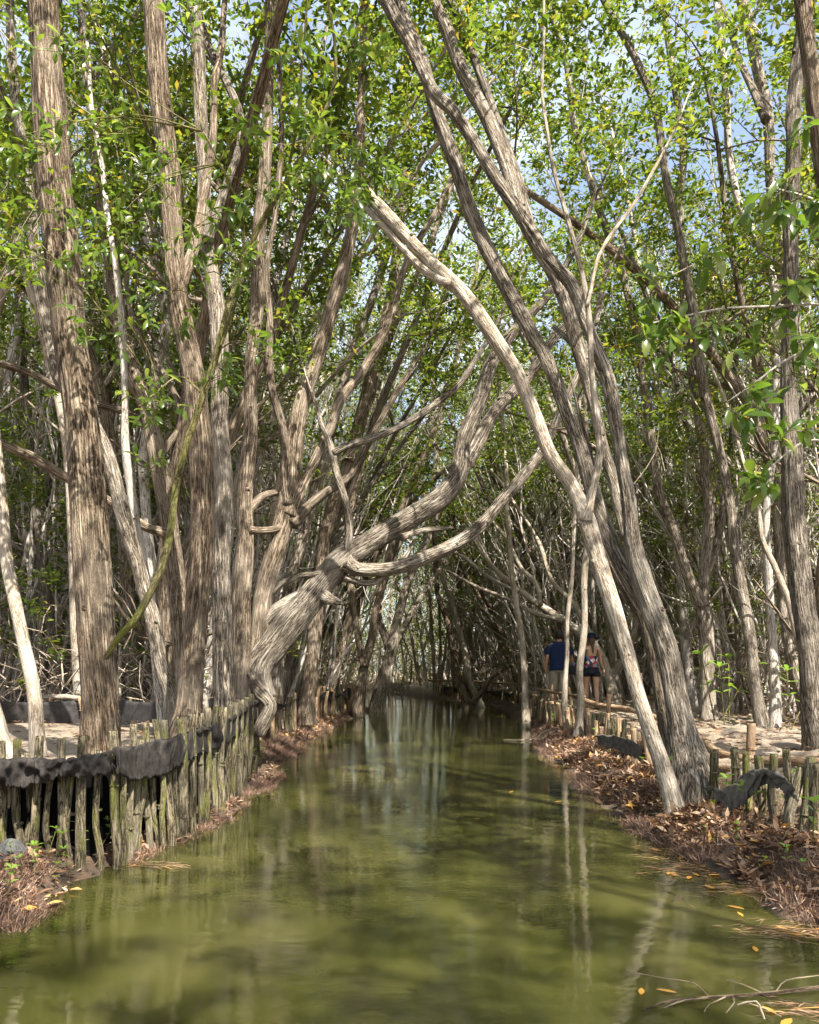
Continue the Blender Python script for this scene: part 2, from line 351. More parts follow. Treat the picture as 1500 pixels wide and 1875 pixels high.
def branchy(T, C, start, dirn, length, rad, depth, leafy, sides=6, up=.25, cl=None):
    "grow one branch into T (wood) and its leaf-cluster centres into cl"
    d = dirn / np.linalg.norm(dirn); pts = [np.r_[start, rad]]; p = start.copy(); k = 5
    for i in range(k):
        d = d + rng.normal(size=3) * .14 + np.array([0, 0, up * .3]); d /= np.linalg.norm(d)
        p = p + d * length / k; pts.append(np.r_[p, rad * (1 - .75 * (i + 1) / k)])
    T.tube(pts, sides, max(.12, length / 14), cap=False, rough=.06)
    pts = np.array(pts)
    if depth > 0:
        m_ = 4 if depth > 1 else 4
        for j in range(m_):
            t = rng.uniform(.35, .98); q = pts[min(k, int(t * k))]; sd2 = unit(1)[0] * .9 + d * .8 + np.array([0, 0, .2])
            branchy(T, C, q[:3], sd2, length * rng.uniform(.4, .65), q[3] * .55 + .002, depth - 1, leafy, max(3, sides - 2), up, cl)
    else:
        for t in np.linspace(.35, 1, leafy): cl.append(pts[min(k, int(round(t * k))), :3] + rng.normal(size=3) * .1)

def generic_tree(name, H, r0, fork, lean, barkm, nb=7, leafs=13, low=.45, crown_l=.30, leaf=.115):
    "one forest tree standing at the origin: root > trunk, crown"
    root = empty(name, (0, 0, -60)); T = Acc(); W = Acc(); cl = []
    stems = [(np.array([0, 0, -.1]), r0, 0)]
    p = np.array([0., 0, -.1]); d = np.array([lean * .4, 0, 1.]); pts = [np.r_[p, r0]]; K = 9
    bend = rng.normal(size=2) * .05
    for i in range(K):
        d = d + np.array([bend[0] + lean * .12, bend[1], 0]) + rng.normal(size=3) * .055; d /= np.linalg.norm(d)
        p = p + d * H / K; pts.append(np.r_[p, r0 * (1 - .72 * (i + 1) / K)])
    T.tube(pts, 12, .3, rough=.12, flare=(.35, .35, 3)); main = np.array(pts); mains = [main]
    for f_ in range(fork):
        i0 = int(rng.integers(1, 4)); q = main[i0]; d = np.array([rng.normal() * .35 + lean * .3, rng.normal() * .35, 1.]); p = q[:3].copy(); pts = [np.r_[p, q[3] * .8]]
        for i in range(6):
            d = d + rng.normal(size=3) * .07 + np.array([0, 0, .05]); d /= np.linalg.norm(d); p = p + d * (H - q[2]) / 6.2; pts.append(np.r_[p, q[3] * .8 * (1 - .75 * (i + 1) / 6)])
        T.tube(pts, 10, .3, rough=.12); mains.append(np.array(pts))
    for mn in mains:
        for j in range(nb):
            t = rng.uniform(low, 1); q = mn[min(len(mn) - 1, int(t * len(mn)))]
            a = rng.uniform(0, 2 * math.pi); dd = np.array([math.cos(a), math.sin(a), rng.uniform(.25, 1.3)])
            branchy(T, None, q[:3], dd, H * crown_l * rng.uniform(.6, 1.1) * (1.15 - .5 * t), max(.012, q[3] * .5), 1, 4, 5, cl=cl)
        for j in range(4):                                           # bare dead side branches low on the trunk
            t = rng.uniform(.1, low); q = mn[min(len(mn) - 1, int(t * len(mn)))]; a = rng.uniform(0, 2 * math.pi)
            branchy(T, None, q[:3], np.array([math.cos(a), math.sin(a), rng.uniform(.1, 1)]), H * .16, max(.01, q[3] * .3), 1, 1, 4, cl=[])
    cl = np.array(cl)
    cluster_leaves(W, cl, leafs, .24, leaf, leaf * .42)
    kid(T.build('trunk', barkm), root); kid(W.build('crown', M['leaf']), root)
    return root

# ------------------------------------------------------------------ traced trees of the near and middle ground
HEROLINES = []
def hero(label, barkm, limbs, crown=4, name='mangrove_tree', group=None, ridge=0.0, flare=.35, sides=None, leafs=12, wood='limb'):
    """limbs: (Y0, Y1, [(px, py, width px), ...]) ; the first is the trunk and its first point is the foot"""
    Y0 = limbs[0][0]; b0 = P(limbs[0][2][0][0], limbs[0][2][0][1], Y0)
    root = empty(name, b0, label, 'tree', group); cl = []; Tw = Acc()
    for li, (ya, yb, pts) in enumerate(limbs):
        pp = np.array(pts, float); L = np.concatenate([[0], np.cumsum(np.linalg.norm(np.diff(pp[:, :2], axis=0), axis=1))]); t = L / L[-1]
        q = np.array([np.r_[P(x, y, ya + (yb - ya) * tt), w_ * float(np.interp(w_, [10, 45], [.50, .405])) / FPX * (ya + (yb - ya) * tt)] for (x, y, w_), tt in zip(pp, t)])
        if li == 0:
            q = np.vstack([q[0] + [0, 0, -.35, 0], q]) if barkm != 'bark_moss' else q
        top = pp[-1, 1] < 45 or pp[-1, 0] < 15 or pp[-1, 0] > 1485
        if top:
            d = q[-1, :3] - q[-2, :3]; d /= np.linalg.norm(d); p = q[-1, :3].copy(); r = q[-1, 3]; ext = []
            Lx = min(4.5, 1.2 + r * 30)
            for k in range(6):
                d = d + rng.normal(size=3) * .07 + np.array([0, .0, .1]); d /= np.linalg.norm(d); p = p + d * Lx / 6; ext.append(np.r_[p, r * (1 - .8 * (k + 1) / 6)])
            q = np.vstack([q, ext])
            for j in range(crown):
                e = ext[int(rng.integers(0, 6))]; a = rng.uniform(0, 2 * math.pi)
                branchy(Tw, None, e[:3], np.array([math.cos(a), math.sin(a), rng.uniform(.1, 1)]) + d * .5, rng.uniform(.9, 2.2), max(.01, e[3] * .6), 1, 4, 5, cl=cl)
        elif pp[-1, 1] < 1000 and 5 < pp[-1, 2] < 24 and len(pp) > 5:
            d = q[-1, :3] - q[-2, :3]; d /= np.linalg.norm(d); p = q[-1, :3].copy(); r = q[-1, 3]; Lx = min(3.2, r * 45)
            for k in range(5):
                d = d + rng.normal(size=3) * .1 + np.array([0, 0, .12]); d /= np.linalg.norm(d); p = p + d * Lx / 5; e = np.r_[p, max(.003, r * (1 - .95 * (k + 1) / 5))]; q = np.vstack([q, e])
                if k > 0: branchy(Tw, None, p, unit(1)[0] + d * .7, Lx * .3, e[3] * .6 + .002, 0, 3 if crown else 1, 4, cl=cl if crown else [])
        T = Acc(); r0 = q[:, 3].max(); big = sides or (44 if r0 > .14 else 26 if r0 > .07 else 14 if r0 > .03 else 9)
        T.tube(q, big, .035 if r0 > .12 else .05, rough=.16, ridge=ridge * min(1, r0 / .15), wob=(.07 if r0 < .1 else .04) * min(1, (L[-1] * ya / FPX) / 3),
               flare=(.22, flare, 5) if li == 0 else (.06, .25, 2), cap=True)
        if r0 > .05:                                                  # knots and healed branch collars
            for k in range(int(1 + L[-1] * ya / FPX * 1.1)):
                e = q[int(rng.integers(1, len(q) - 1))]; a = rng.uniform(-2.6, -.5); o_ = np.array([math.cos(a), math.sin(a), .15])
                T.tube([np.r_[e[:3] + o_ * e[3] * .6, e[3] * .30], np.r_[e[:3] + o_ * e[3] * .98, e[3] * .24], np.r_[e[:3] + o_ * e[3] * 1.12, e[3] * .10]], 8, .03, rough=.2)
        rebase(T.build('trunk' if li == 0 else wood, M[barkm]), root)
        HEROLINES.append((q[:, :3], root))
    if Tw.v: rebase(Tw.build('branchwork', M[barkm]), root)
    if cl:
        W = Acc(); cluster_leaves(W, cl, leafs, .22, .11, .045); rebase(W.build('crown', M['leaf']), root)
    return root

big_l = hero('thickest fissured brown trunk on the left, standing alone just behind the draped stakes', 'bark_brown', [
    (7.0, 7.4, [(190, 1490, 92), (184, 1380, 84), (182, 1290, 78), (174, 1120, 74), (166, 1000, 75), (152, 820, 71), (131, 600, 70), (120, 480, 74), (102, 330, 72), (92, 200, 71), (84, 100, 68), (78, 0, 66)])], crown=9, ridge=.010, name='mangrove_tree')
hero('straight brown trunk directly left of the pale splintered trunk in the left cluster', 'bark_brown', [
    (8.6, 9.2, [(338, 1345, 74), (346, 1300, 62), (352, 1200, 52), (366, 1000, 52), (367, 850, 54), (354, 700, 47), (334, 600, 46), (325, 500, 44), (317, 400, 43), (297, 200, 45), (278, 0, 41)]),
    (8.9, 10.2, [(322, 560, 22), (345, 480, 20), (372, 380, 17), (392, 250, 15), (398, 120, 12), (412, 0, 10)])], crown=7, ridge=.008)
hero('pale grey trunk with a dark splintered gash, in the middle of the left cluster', 'bark_tan', [
    (9.0, 9.8, [(410, 1335, 58), (413, 1290, 46), (407, 1100, 42), (407, 900, 38), (403, 750, 37), (400, 600, 36), (385, 480, 28), (375, 400, 26), (368, 200, 25), (355, 0, 24)]),
    (9.4, 10.6, [(380, 440, 18), (410, 350, 16), (440, 240, 15), (412, 150, 15), (385, 90, 14), (365, 30, 13)])], crown=6, ridge=.006)
hero('slim reddish brown trunk at the right of the left cluster, rising dead straight', 'bark_red', [
    (9.4, 10.0, [(437, 1330, 62), (440, 1240, 50), (442, 1100, 40), (449, 1000, 35), (450, 900, 33), (459, 750, 27), (467, 600, 27), (478, 400, 24), (488, 200, 20), (492, 20, 16)]),
    (9.6, 10.1, [(448, 950, 15), (462, 926, 14), (482, 908, 13), (506, 902, 12), (530, 905, 11)]),
    (9.5, 10.2, [(455, 970, 15), (478, 972, 14), (505, 968, 14), (535, 950, 12), (560, 930, 10)])], crown=6, ridge=.005)
hero('tree forking into three bent stems right beside the left cluster, above the canal bank', 'bark_red', [
    (9.7, 10.6, [(462, 1290, 42), (468, 1190, 42), (480, 1090, 42), (503, 1000, 42), (524, 930, 44), (532, 880, 40), (545, 760, 34), (575, 680, 30), (608, 570, 27), (640, 450, 24), (655, 330, 20), (660, 200, 16), (668, 20, 12)]),
    (9.9, 10.3, [(527, 925, 22), (520, 860, 18), (512, 770, 17), (497, 690, 15), (490, 600, 13), (492, 500, 11), (505, 380, 10), (512, 200, 9), (505, 20, 8)]),
    (9.9, 11.0, [(530, 945, 24), (555, 890, 20), (580, 840, 18), (603, 790, 18), (622, 735, 18), (655, 690, 17), (690, 630, 15), (725, 540, 13), (760, 450, 11), (800, 380, 9)]),
    (9.9, 10.6, [(535, 960, 22), (565, 930, 20), (598, 903, 17), (622, 888, 16), (640, 870, 14), (680, 800, 12), (740, 700, 10)])], crown=5, ridge=.005)
arch = hero('massive twisted leaning tree arching low from the left cluster right across the canal', 'bark_tan', [
    (9.6, 11.5, [(470, 1222, 66), (500, 1180, 64), (530, 1140, 66), (556, 1108, 62), (590, 1066, 56), (625, 1032, 56), (660, 1008, 50), (720, 968, 45), (775, 932, 42), (812, 905, 42), (838, 865, 38), (850, 800, 30), (880, 730, 27), (905, 655, 24), (950, 595, 19), (1010, 530, 13), (1060, 440, 9)]),
    (9.9, 11.0, [(632, 1030, 34), (652, 1043, 30), (690, 1045, 28), (725, 1041, 27), (765, 1028, 27), (830, 997, 26), (888, 958, 24), (930, 908, 22), (970, 850, 20), (1010, 790, 16), (1050, 705, 12), (1085, 600, 8)]),
    (10.6, 12.0, [(815, 905, 32), (860, 830, 28), (905, 760, 25), (960, 690, 22), (1000, 640, 18), (1050, 580, 12), (1110, 500, 8)]),
    (10.0, 10.0, [(634, 1040, 14), (640, 975, 13), (632, 920, 12), (618, 870, 12), (607, 815, 12), (592, 780, 10), (578, 735, 7)]),
    (10.0, 10.6, [(608, 830, 14), (640, 815, 13), (690, 800, 13), (745, 775, 13), (800, 738, 12), (845, 700, 11), (882, 645, 9)]),
    (9.8, 9.9, [(472, 1150, 26), (505, 1118, 27), (540, 1095, 26), (568, 1080, 20)]),
    (9.8, 9.9, [(482, 1120, 10), (508, 1075, 12), (545, 1056, 12), (590, 1050, 11), (625, 1040, 12)]),
    (10.2, 10.5, [(735, 985, 12), (770, 972, 10), (805, 968, 8), (832, 966, 4)]),
    (9.9, 9.6, [(585, 1085, 26), (605, 1098, 20), (618, 1102, 12), (630, 1106, 6)]),
    (9.9, 10.4, [(630, 1060, 10), (670, 1068, 12), (700, 1058, 12), (735, 1030, 9), (760, 990, 7)]),
    (9.5, 9.3, [(452, 1190, 26), (448, 1225, 28), (470, 1262, 26), (494, 1290, 24), (482, 1322, 26), (470, 1345, 26)])], crown=4, ridge=.010, name='leaning_mangrove_tree')
hero('pale smooth young trunk at the left edge, left of the thickest tree', 'bark_pale', [
    (7.6, 8.2, [(68, 1390, 34), (62, 1330, 28), (58, 1260, 26), (48, 1190, 26), (32, 1110, 25), (14, 1020, 24), (4, 930, 22), (-10, 800, 20), (-40, 600, 18)])], crown=4, ridge=.0)
hero('short pale stem cut by the left edge of the photo, beside the draped stakes', 'bark_pale', [
    (6.6, 6.6, [(24, 1410, 32), (8, 1360, 28), (-8, 1300, 26), (-40, 1200, 24), (-90, 1000, 22)])], crown=3)
hero('tan trunk leaning left behind the thickest tree and passing behind it', 'bark_tan', [
    (9.6, 10.4, [(322, 1345, 40), (312, 1280, 32), (298, 1230, 31), (282, 1140, 31), (262, 1080, 31), (242, 1000, 30), (216, 905, 30), (190, 820, 28), (152, 750, 28), (108, 690, 28), (88, 610, 26), (70, 500, 24), (52, 350, 20), (30, 180, 17), (20, 20, 14)])], crown=5, ridge=.006)
hero('thin grey pole-like trunk between the thickest tree and the left cluster', 'bark_grey', [
    (10.2, 10.8, [(300, 1320, 20), (278, 1150, 19), (264, 1050, 18), (246, 950, 17), (236, 850, 16), (228, 720, 14), (222, 560, 12), (200, 380, 10), (170, 200, 8), (150, 20, 6)])], crown=4)
hero('crooked brown tree with long low limbs reaching left behind the thickest tree', 'bark_red', [
    (11.2, 12.2, [(345, 1315, 46), (335, 1200, 40), (325, 1080, 38), (312, 980, 38), (297, 890, 38), (280, 800, 35), (265, 740, 33), (240, 680, 33), (220, 600, 33), (205, 500, 28), (190, 400, 24), (172, 250, 21), (155, 100, 18), (150, 10, 15)]),
    (11.3, 10.4, [(304, 978, 18), (262, 962, 17), (225, 935, 16), (170, 900, 16), (118, 875, 17), (60, 840, 17), (5, 815, 15)]),
    (11.8, 11.0, [(272, 770, 15), (235, 755, 13), (180, 740, 13), (110, 712, 13), (55, 682, 13), (5, 667, 11)]),
    (11.8, 12.4, [(298, 830, 14), (330, 770, 12), (300, 690, 11), (250, 600, 11), (235, 480, 9), (250, 350, 8)])], crown=5, ridge=.005)
moss = hero('slender moss-green curved stem sweeping up from the thickest tree in front of the left cluster', 'bark_moss', [
    (7.0, 6.3, [(192, 1205, 9), (222, 1160, 12), (250, 1130, 13), (290, 1060, 13), (315, 980, 13), (330, 880, 13), (345, 800, 13), (370, 720, 12), (400, 640, 12), (430, 540, 11), (470, 440, 10), (520, 350, 9), (570, 250, 8), (605, 170, 7), (610, 100, 6), (596, 0, 5)]),
    (6.6, 6.4, [(402, 640, 6), (430, 560, 5), (445, 470, 5), (440, 390, 4), (400, 300, 4), (370, 240, 3)]),
    (6.6, 6.2, [(520, 350, 6), (545, 230, 5), (555, 120, 4), (560, 20, 4)]),
    (6.7, 6.5, [(370, 720, 5), (330, 690, 4), (290, 715, 3), (255, 745, 3)])], crown=2, flare=.1, name='mossy_sapling', wood='branch')

# right bank: the big leaning clump and its neighbours
hero('biggest tree of the right bank, several fissured stems leaning left from one dark foot', 'bark_tan', [
    (6.95, 8.6, [(1266, 1500, 118), (1266, 1440, 108), (1262, 1400, 92), (1250, 1340, 66), (1234, 1270, 52), (1220, 1190, 52), (1198, 1120, 50), (1175, 1060, 46), (1155, 985, 32), (1148, 900, 28), (1135, 800, 25), (1112, 700, 24), (1090, 640, 24), (1070, 585, 25), (1045, 520, 25), (1000, 467, 24), (933, 360, 23), (890, 293, 23), (833, 207, 22), (790, 165, 22), (750, 85, 22), (705, 0, 22)]),
    (7.5, 9.0, [(1200, 1130, 38), (1160, 1068, 36), (1127, 1000, 33), (1085, 900, 31), (1057, 800, 29), (1025, 710, 27), (1000, 655, 27), (975, 615, 28), (948, 560, 32), (908, 480, 30), (868, 390, 29), (832, 300, 28), (800, 210, 26), (772, 110, 24), (745, 50, 22), (735, 10, 20)]),
    (8.0, 9.8, [(1150, 985, 24), (1128, 880, 24), (1100, 800, 24), (1080, 720, 26), (1066, 660, 26), (1050, 600, 27), (1020, 520, 27), (988, 450, 27), (957, 383, 28), (927, 300, 28), (893, 227, 28), (853, 140, 27), (823, 67, 26), (793, 0, 25)]),
    (8.8, 10.0, [(1028, 540, 16), (1003, 480, 17), (977, 417, 17), (950, 333, 17), (920, 250, 16), (883, 150, 15), (853, 67, 15), (823, 0, 14)]),
    (8.3, 9.0, [(1108, 700, 14), (1082, 665, 13), (1050, 630, 12), (1015, 600, 9)])], crown=7, ridge=.007, name='leaning_mangrove_tree')
hero('dark stem squeezed between the pale Y-forked tree and the biggest tree on the right', 'bark_red', [
    (7.2, 8.4, [(1232, 1470, 60), (1225, 1400, 40), (1213, 1300, 34), (1198, 1220, 30), (1180, 1140, 28), (1150, 1080, 26), (1115, 1010, 22), (1095, 940, 16), (1085, 880, 12)])], crown=0, ridge=.005)
hero('pale tree with a clear Y fork leaning left in front of the biggest right tree', 'bark_pale', [
    (6.7, 8.2, [(1236, 1485, 46), (1217, 1415, 38), (1195, 1350, 34), (1172, 1280, 31), (1150, 1200, 31), (1125, 1120, 32), (1095, 1030, 35), (1072, 960, 40), (1060, 925, 30), (1040, 880, 26), (1010, 830, 26), (985, 770, 25), (960, 720, 25), (935, 670, 26), (905, 625, 28), (870, 572, 27), (832, 520, 27), (795, 482, 26), (750, 435, 25), (700, 385, 25), (660, 345, 25)]),
    (7.3, 8.2, [(1072, 958, 24), (1083, 915, 17), (1093, 860, 14), (1095, 820, 12), (1092, 780, 12), (1087, 700, 11), (1082, 620, 11), (1070, 540, 10), (1055, 470, 9), (1030, 380, 8), (1010, 300, 7), (1000, 200, 6), (998, 20, 5)]),
    (7.9, 8.3, [(828, 522, 16), (795, 508, 14), (760, 480, 14), (720, 432, 13), (690, 400, 12), (650, 360, 10)]),
    (7.6, 8.4, [(1075, 560, 6), (1095, 480, 6), (1150, 390, 6), (1200, 300, 5), (1230, 240, 4), (1275, 150, 3)])], crown=5, ridge=.004, name='leaning_mangrove_tree')
hero('thick fissured trunk cut by the right edge of the photo, beside the sandy path', 'bark_tan', [
    (9.2, 9.8, [(1512, 1385, 84), (1496, 1300, 62), (1484, 1220, 54), (1472, 1120, 52), (1460, 1000, 49), (1452, 900, 46), (1446, 780, 36), (1444, 600, 28), (1448, 450, 27), (1454, 300, 27), (1452, 200, 27), (1460, 100, 28), (1478, 0, 26)])], crown=6, ridge=.007)
hero('dark ridged trunk crossing the upper right corner of the photo', 'bark_brown', [
    (7.6, 7.8, [(1640, 1450, 70), (1610, 1200, 50), (1580, 900, 40), (1545, 600, 36), (1520, 380, 34), (1500, 250, 32), (1488, 150, 31), (1468, 0, 30)])], crown=5, ridge=.006)
hero('upright forked tree behind the sandy path, right of the walking couple', 'bark_tan', [
    (14.5, 15.5, [(1298, 1318, 40), (1297, 1290, 30), (1294, 1180, 28), (1288, 1110, 28), (1290, 1040, 22), (1299, 950, 20), (1295, 870, 19), (1282, 780, 18), (1270, 700, 17), (1258, 620, 16), (1250, 500, 16), (1245, 380, 15), (1250, 250, 14), (1230, 120, 12), (1215, 10, 10)]),
    (14.6, 15.5, [(1286, 1110, 24), (1264, 1060, 20), (1243, 1000, 19), (1224, 950, 18), (1209, 900, 17), (1200, 850, 17), (1190, 780, 17), (1180, 700, 15), (1168, 620, 14), (1135, 490, 13), (1090, 360, 12), (1055, 240, 11), (1040, 130, 10), (1010, 20, 9)]),
    (14.8, 16, [(1291, 1060, 14), (1310, 1000, 14), (1322, 930, 13), (1340, 800, 11), (1350, 650, 10), (1365, 500, 9)])], crown=5, ridge=.004)
hero('second trunk from the right edge behind the sandy path, slightly bent', 'bark_tan', [
    (12.6, 13.6, [(1395, 1332, 30), (1384, 1250, 22), (1372, 1150, 22), (1360, 1080, 20), (1345, 1000, 19), (1337, 930, 18), (1328, 880, 18), (1311, 800, 18), (1294, 730, 18), (1282, 660, 17), (1268, 560, 16), (1240, 420, 15), (1218, 330, 14), (1200, 200, 14), (1165, 110, 13), (1108, 5, 12)])], crown=5, ridge=.004)
hero('slim upright trunk close to the left of the trunk on the right edge', 'bark_grey', [
    (13.0, 14.0, [(1420, 1335, 26), (1415, 1200, 17), (1410, 1100, 16), (1402, 960, 15), (1420, 800, 14), (1422, 640, 14), (1418, 520, 14), (1384, 435, 13), (1350, 367, 13), (1333, 267, 13), (1329, 183, 12), (1320, 67, 12), (1310, 0, 11)])], crown=5)
hero('forked trunk high in the upper right, second from the right edge', 'bark_tan', [
    (13.6, 14.8, [(1480, 1330, 28), (1440, 1150, 20), (1425, 950, 18), (1430, 700, 18), (1428, 533, 18), (1424, 433, 18), (1412, 333, 18), (1408, 233, 20), (1393, 150, 20), (1377, 67, 20), (1360, 0, 20)]),
    (14.4, 15.2, [(1402, 220, 14), (1370, 150, 12), (1345, 80, 11), (1325, 20, 10)])], crown=5, ridge=.004)
hero('thin white leaning stem in front of the trunk at the right edge', 'bark_pale', [
    (11.5, 12.5, [(1500, 1320, 14), (1475, 1220, 11), (1458, 1150, 11), (1442, 1090, 11), (1420, 1040, 10), (1395, 990, 9), (1385, 930, 8), (1360, 850, 7), (1335, 760, 6), (1300, 660, 5)])], crown=2)
hero('pale thin pole in front of the man, left of the pair of poles', 'bark_pale', [
    (14.0, 15.0, [(1040, 1345, 17), (1034, 1300, 11), (1033, 1240, 9), (1038, 1180, 8), (1043, 1080, 8), (1050, 980, 7), (1055, 860, 7), (1062, 760, 6), (1065, 640, 6), (1060, 500, 5)])], crown=2)
hero('pale thin pole between the man and the woman, right of the pair of poles', 'bark_pale', [
    (13.2, 14.5, [(1057, 1350, 22), (1061, 1290, 14), (1064, 1230, 13), (1068, 1180, 12), (1071, 1080, 12), (1076, 960, 10), (1072, 800, 9), (1078, 650, 8), (1120, 450, 7)])], crown=2)
hero('slim trunk at the water edge just left of the walking man', 'bark_pale', [
    (18.5, 20, [(964, 1320, 17), (962, 1250, 12), (957, 1190, 11), (948, 1120, 10), (938, 1050, 9), (930, 950, 9), (926, 850, 8), (915, 700, 7), (900, 560, 6)])], crown=3)
hero('dead-looking bleached tree with bare branches fanning left over the canal behind the couple', 'bark_pale', [
    (19, 22, [(1128, 1300, 24), (1116, 1240, 20), (1098, 1195, 18), (1062, 1160, 17), (1030, 1135, 14), (990, 1108, 12), (950, 1080, 10), (905, 1040, 9), (872, 990, 7), (850, 940, 5)]),
    (20, 22, [(1030, 1135, 9), (985, 1125, 8), (930, 1095, 7), (870, 1072, 6), (820, 1045, 5)]),
    (20, 22, [(990, 1108, 8), (980, 1070, 8), (955, 1040, 7), (930, 990, 6), (905, 960, 5), (890, 930, 4)]),
    (20, 22, [(950, 1085, 7), (900, 1060, 6), (850, 1020, 6), (800, 1000, 4)]),
    (20.5, 22, [(1098, 1195, 10), (1060, 1120, 9), (1010, 1060, 8), (985, 990, 7), (930, 900, 6), (900, 860, 5)]),
    (20, 21, [(1118, 1240, 14), (1150, 1190, 12), (1165, 1130, 10), (1160, 1050, 8), (1170, 950, 6)])], crown=0, name='bare_leaning_tree')
hero('leaning double trunk on the left bank at the mouth of the far bend', 'bark_tan', [
    (25, 27, [(692, 1292, 32), (700, 1250, 24), (716, 1195, 22), (730, 1130, 18), (750, 1060, 16), (785, 985, 13), (812, 915, 12), (840, 820, 10), (880, 700, 9), (910, 600, 8), (950, 480, 6)]),
    (25.2, 27, [(705, 1240, 18), (712, 1190, 15), (692, 1130, 14), (700, 1075, 13), (728, 1000, 12), (765, 900, 11), (790, 780, 10), (800, 650, 8), (820, 500, 7)]),
    (25.3, 27, [(722, 1180, 12), (745, 1140, 12), (780, 1080, 10), (815, 1030, 8), (850, 960, 6)])], crown=4)
hero('brown trunk pair just left of the leaning double trunk, behind the far left stakes', 'bark_red', [
    (22, 24, [(655, 1290, 22), (668, 1220, 18), (682, 1160, 16), (690, 1110, 15), (706, 1050, 14), (730, 950, 13), (770, 850, 12), (805, 760, 11), (850, 600, 9), (880, 450, 7)]),
    (22, 24, [(668, 1220, 14), (655, 1150, 13), (640, 1050, 12), (645, 930, 12), (680, 780, 10), (700, 600, 9), (690, 420, 7)])], crown=4)
hero('broad brown trunk rising behind the twisted leaning tree, left of the canal', 'bark_red', [
    (16, 18, [(560, 1295, 30), (572, 1200, 28), (580, 1100, 28), (592, 1000, 27), (612, 920, 27), (636, 850, 26), (660, 770, 24), (680, 690, 24), (700, 620, 22), (722, 500, 18), (735, 380, 15), (745, 220, 12), (742, 60, 9)]),
    (16.6, 18, [(640, 845, 16), (680, 720, 16), (720, 600, 14), (775, 480, 12), (830, 330, 10)])], crown=5, ridge=.004)
hero('trunk leaning right behind the far left stakes, close to the end of the draped cloth', 'bark_tan', [
    (15, 17, [(505, 1300, 30), (512, 1200, 24), (530, 1080, 22), (560, 960, 20), (600, 820, 19), (640, 660, 18), (690, 520, 15), (740, 380, 12)])], crown=4)
hero('dark crooked trunk with its foot in the water of the far right bank', 'bark_brown', [
    (27, 28, [(858, 1300, 20), (842, 1252, 15), (832, 1200, 12), (820, 1140, 11), (800, 1080, 10), (795, 980, 9), (770, 880, 8)]),
    (27, 27, [(866, 1288, 12), (885, 1262, 9), (900, 1240, 8), (930, 1222, 6)])], crown=3)
hero('pale bent trunk over the far railing on the right bank', 'bark_pale', [
    (28, 30, [(880, 1298, 18), (862, 1250, 14), (850, 1190, 12), (832, 1120, 11), (810, 1050, 10), (790, 950, 9), (800, 830, 8)])], crown=3)
hero('reddish brown trunk in the left distance beyond the black barrier', 'bark_tan', [
    (15, 16, [(108, 1295, 24), (100, 1200, 20), (84, 1090, 20), (70, 950, 19), (58, 820, 18), (45, 700, 17), (35, 560, 15), (20, 400, 13), (-10, 250, 12)])], crown=4)
hero('tall ridged trunk at the upper left between the two thickest ones, seen through leaves', 'bark_grey', [
    (13, 14.5, [(300, 1300, 24), (285, 1100, 20), (262, 900, 20), (285, 700, 19), (300, 560, 18), (262, 400, 17), (225, 230, 16), (190, 80, 14), (165, -10, 13)]),
    (13.4, 15, [(285, 430, 11), (240, 280, 11), (200, 190, 10), (185, 30, 9)])], crown=5)

# ------------------------------------------------------------------ high canopy: leaves nobody could count
def canopy(label, n_, yr, xr_, zr, thr, seedn):
    y = rng.uniform(*yr, n_); x = rng.uniform(-1, 1, n_) * xr_ * np.maximum(abs(y), 8); z = rng.uniform(*zr, n_)
    k = vnoise(np.stack([x * .8, y * .8, z * .9], 1), seedn) > thr; d = np.maximum(fl(y) - x, x - fr(y)); k &= (d > -.2) | (z > 5.5); x, y, z = x[k], y[k], z[k]
    kk = ~((x > 0) & (y < 21) & (z < 3.9)); x, y, z = x[kk], y[kk], z[kk]; W = Acc(); c = np.stack([x, y, z], 1)[::8]; c = np.vstack([c, np.stack([x, y, z], 1)[1::8], np.stack([x, y, z], 1)[2::8], np.stack([x, y, z], 1)[3::8], np.stack([x, y, z], 1)[4::8], np.stack([x, y, z], 1)[5::8]]); cluster_leaves(W, c, 21, .30, .135, .058); T = Acc()
    for p in c[::5]:
        d_ = rng.normal(size=3) * [.5, .5, .3] + [0, 0, -.5]; T.tube([np.r_[p, .003], np.r_[p + d_ * .5 + rng.normal(size=3) * .08, .006], np.r_[p + d_, .009]], 3, .5, cap=False, mi=1)
    W.v += T.v; W.f += [f + W.n for f in T.f]; W.b += T.b; W.mi += T.mi
    tag(W.build('canopy_foliage', [M['leaf'], M['bark_pale']]), label, 'foliage', kind='stuff')
canopy('high leafy canopy of the whole mangrove wood against the sky', 10000, (12, 34), .56, (5, 15), .56, 41)
canopy('overhanging leaves of the nearer treetops at the upper edge', 4500, (9.5, 17), .56, (7.5, 13.5), .50, 47)
canopy('leaves of the farthest crowns meeting over the canal', 6500, (22, 46), .26, (5, 21), .47, 53)
canopy('treetop leaves overhead around the viewpoint, added to shade the near canal', 4200, (-9, 8), 1.0, (7.5, 12.5), .56, 59)  # put in for dappled shade, nearly all out of view
canopy('middle storey of leaves hanging between the distant trunks', 10500, (14, 36), .58, (1.4, 8.5), .55, 43)

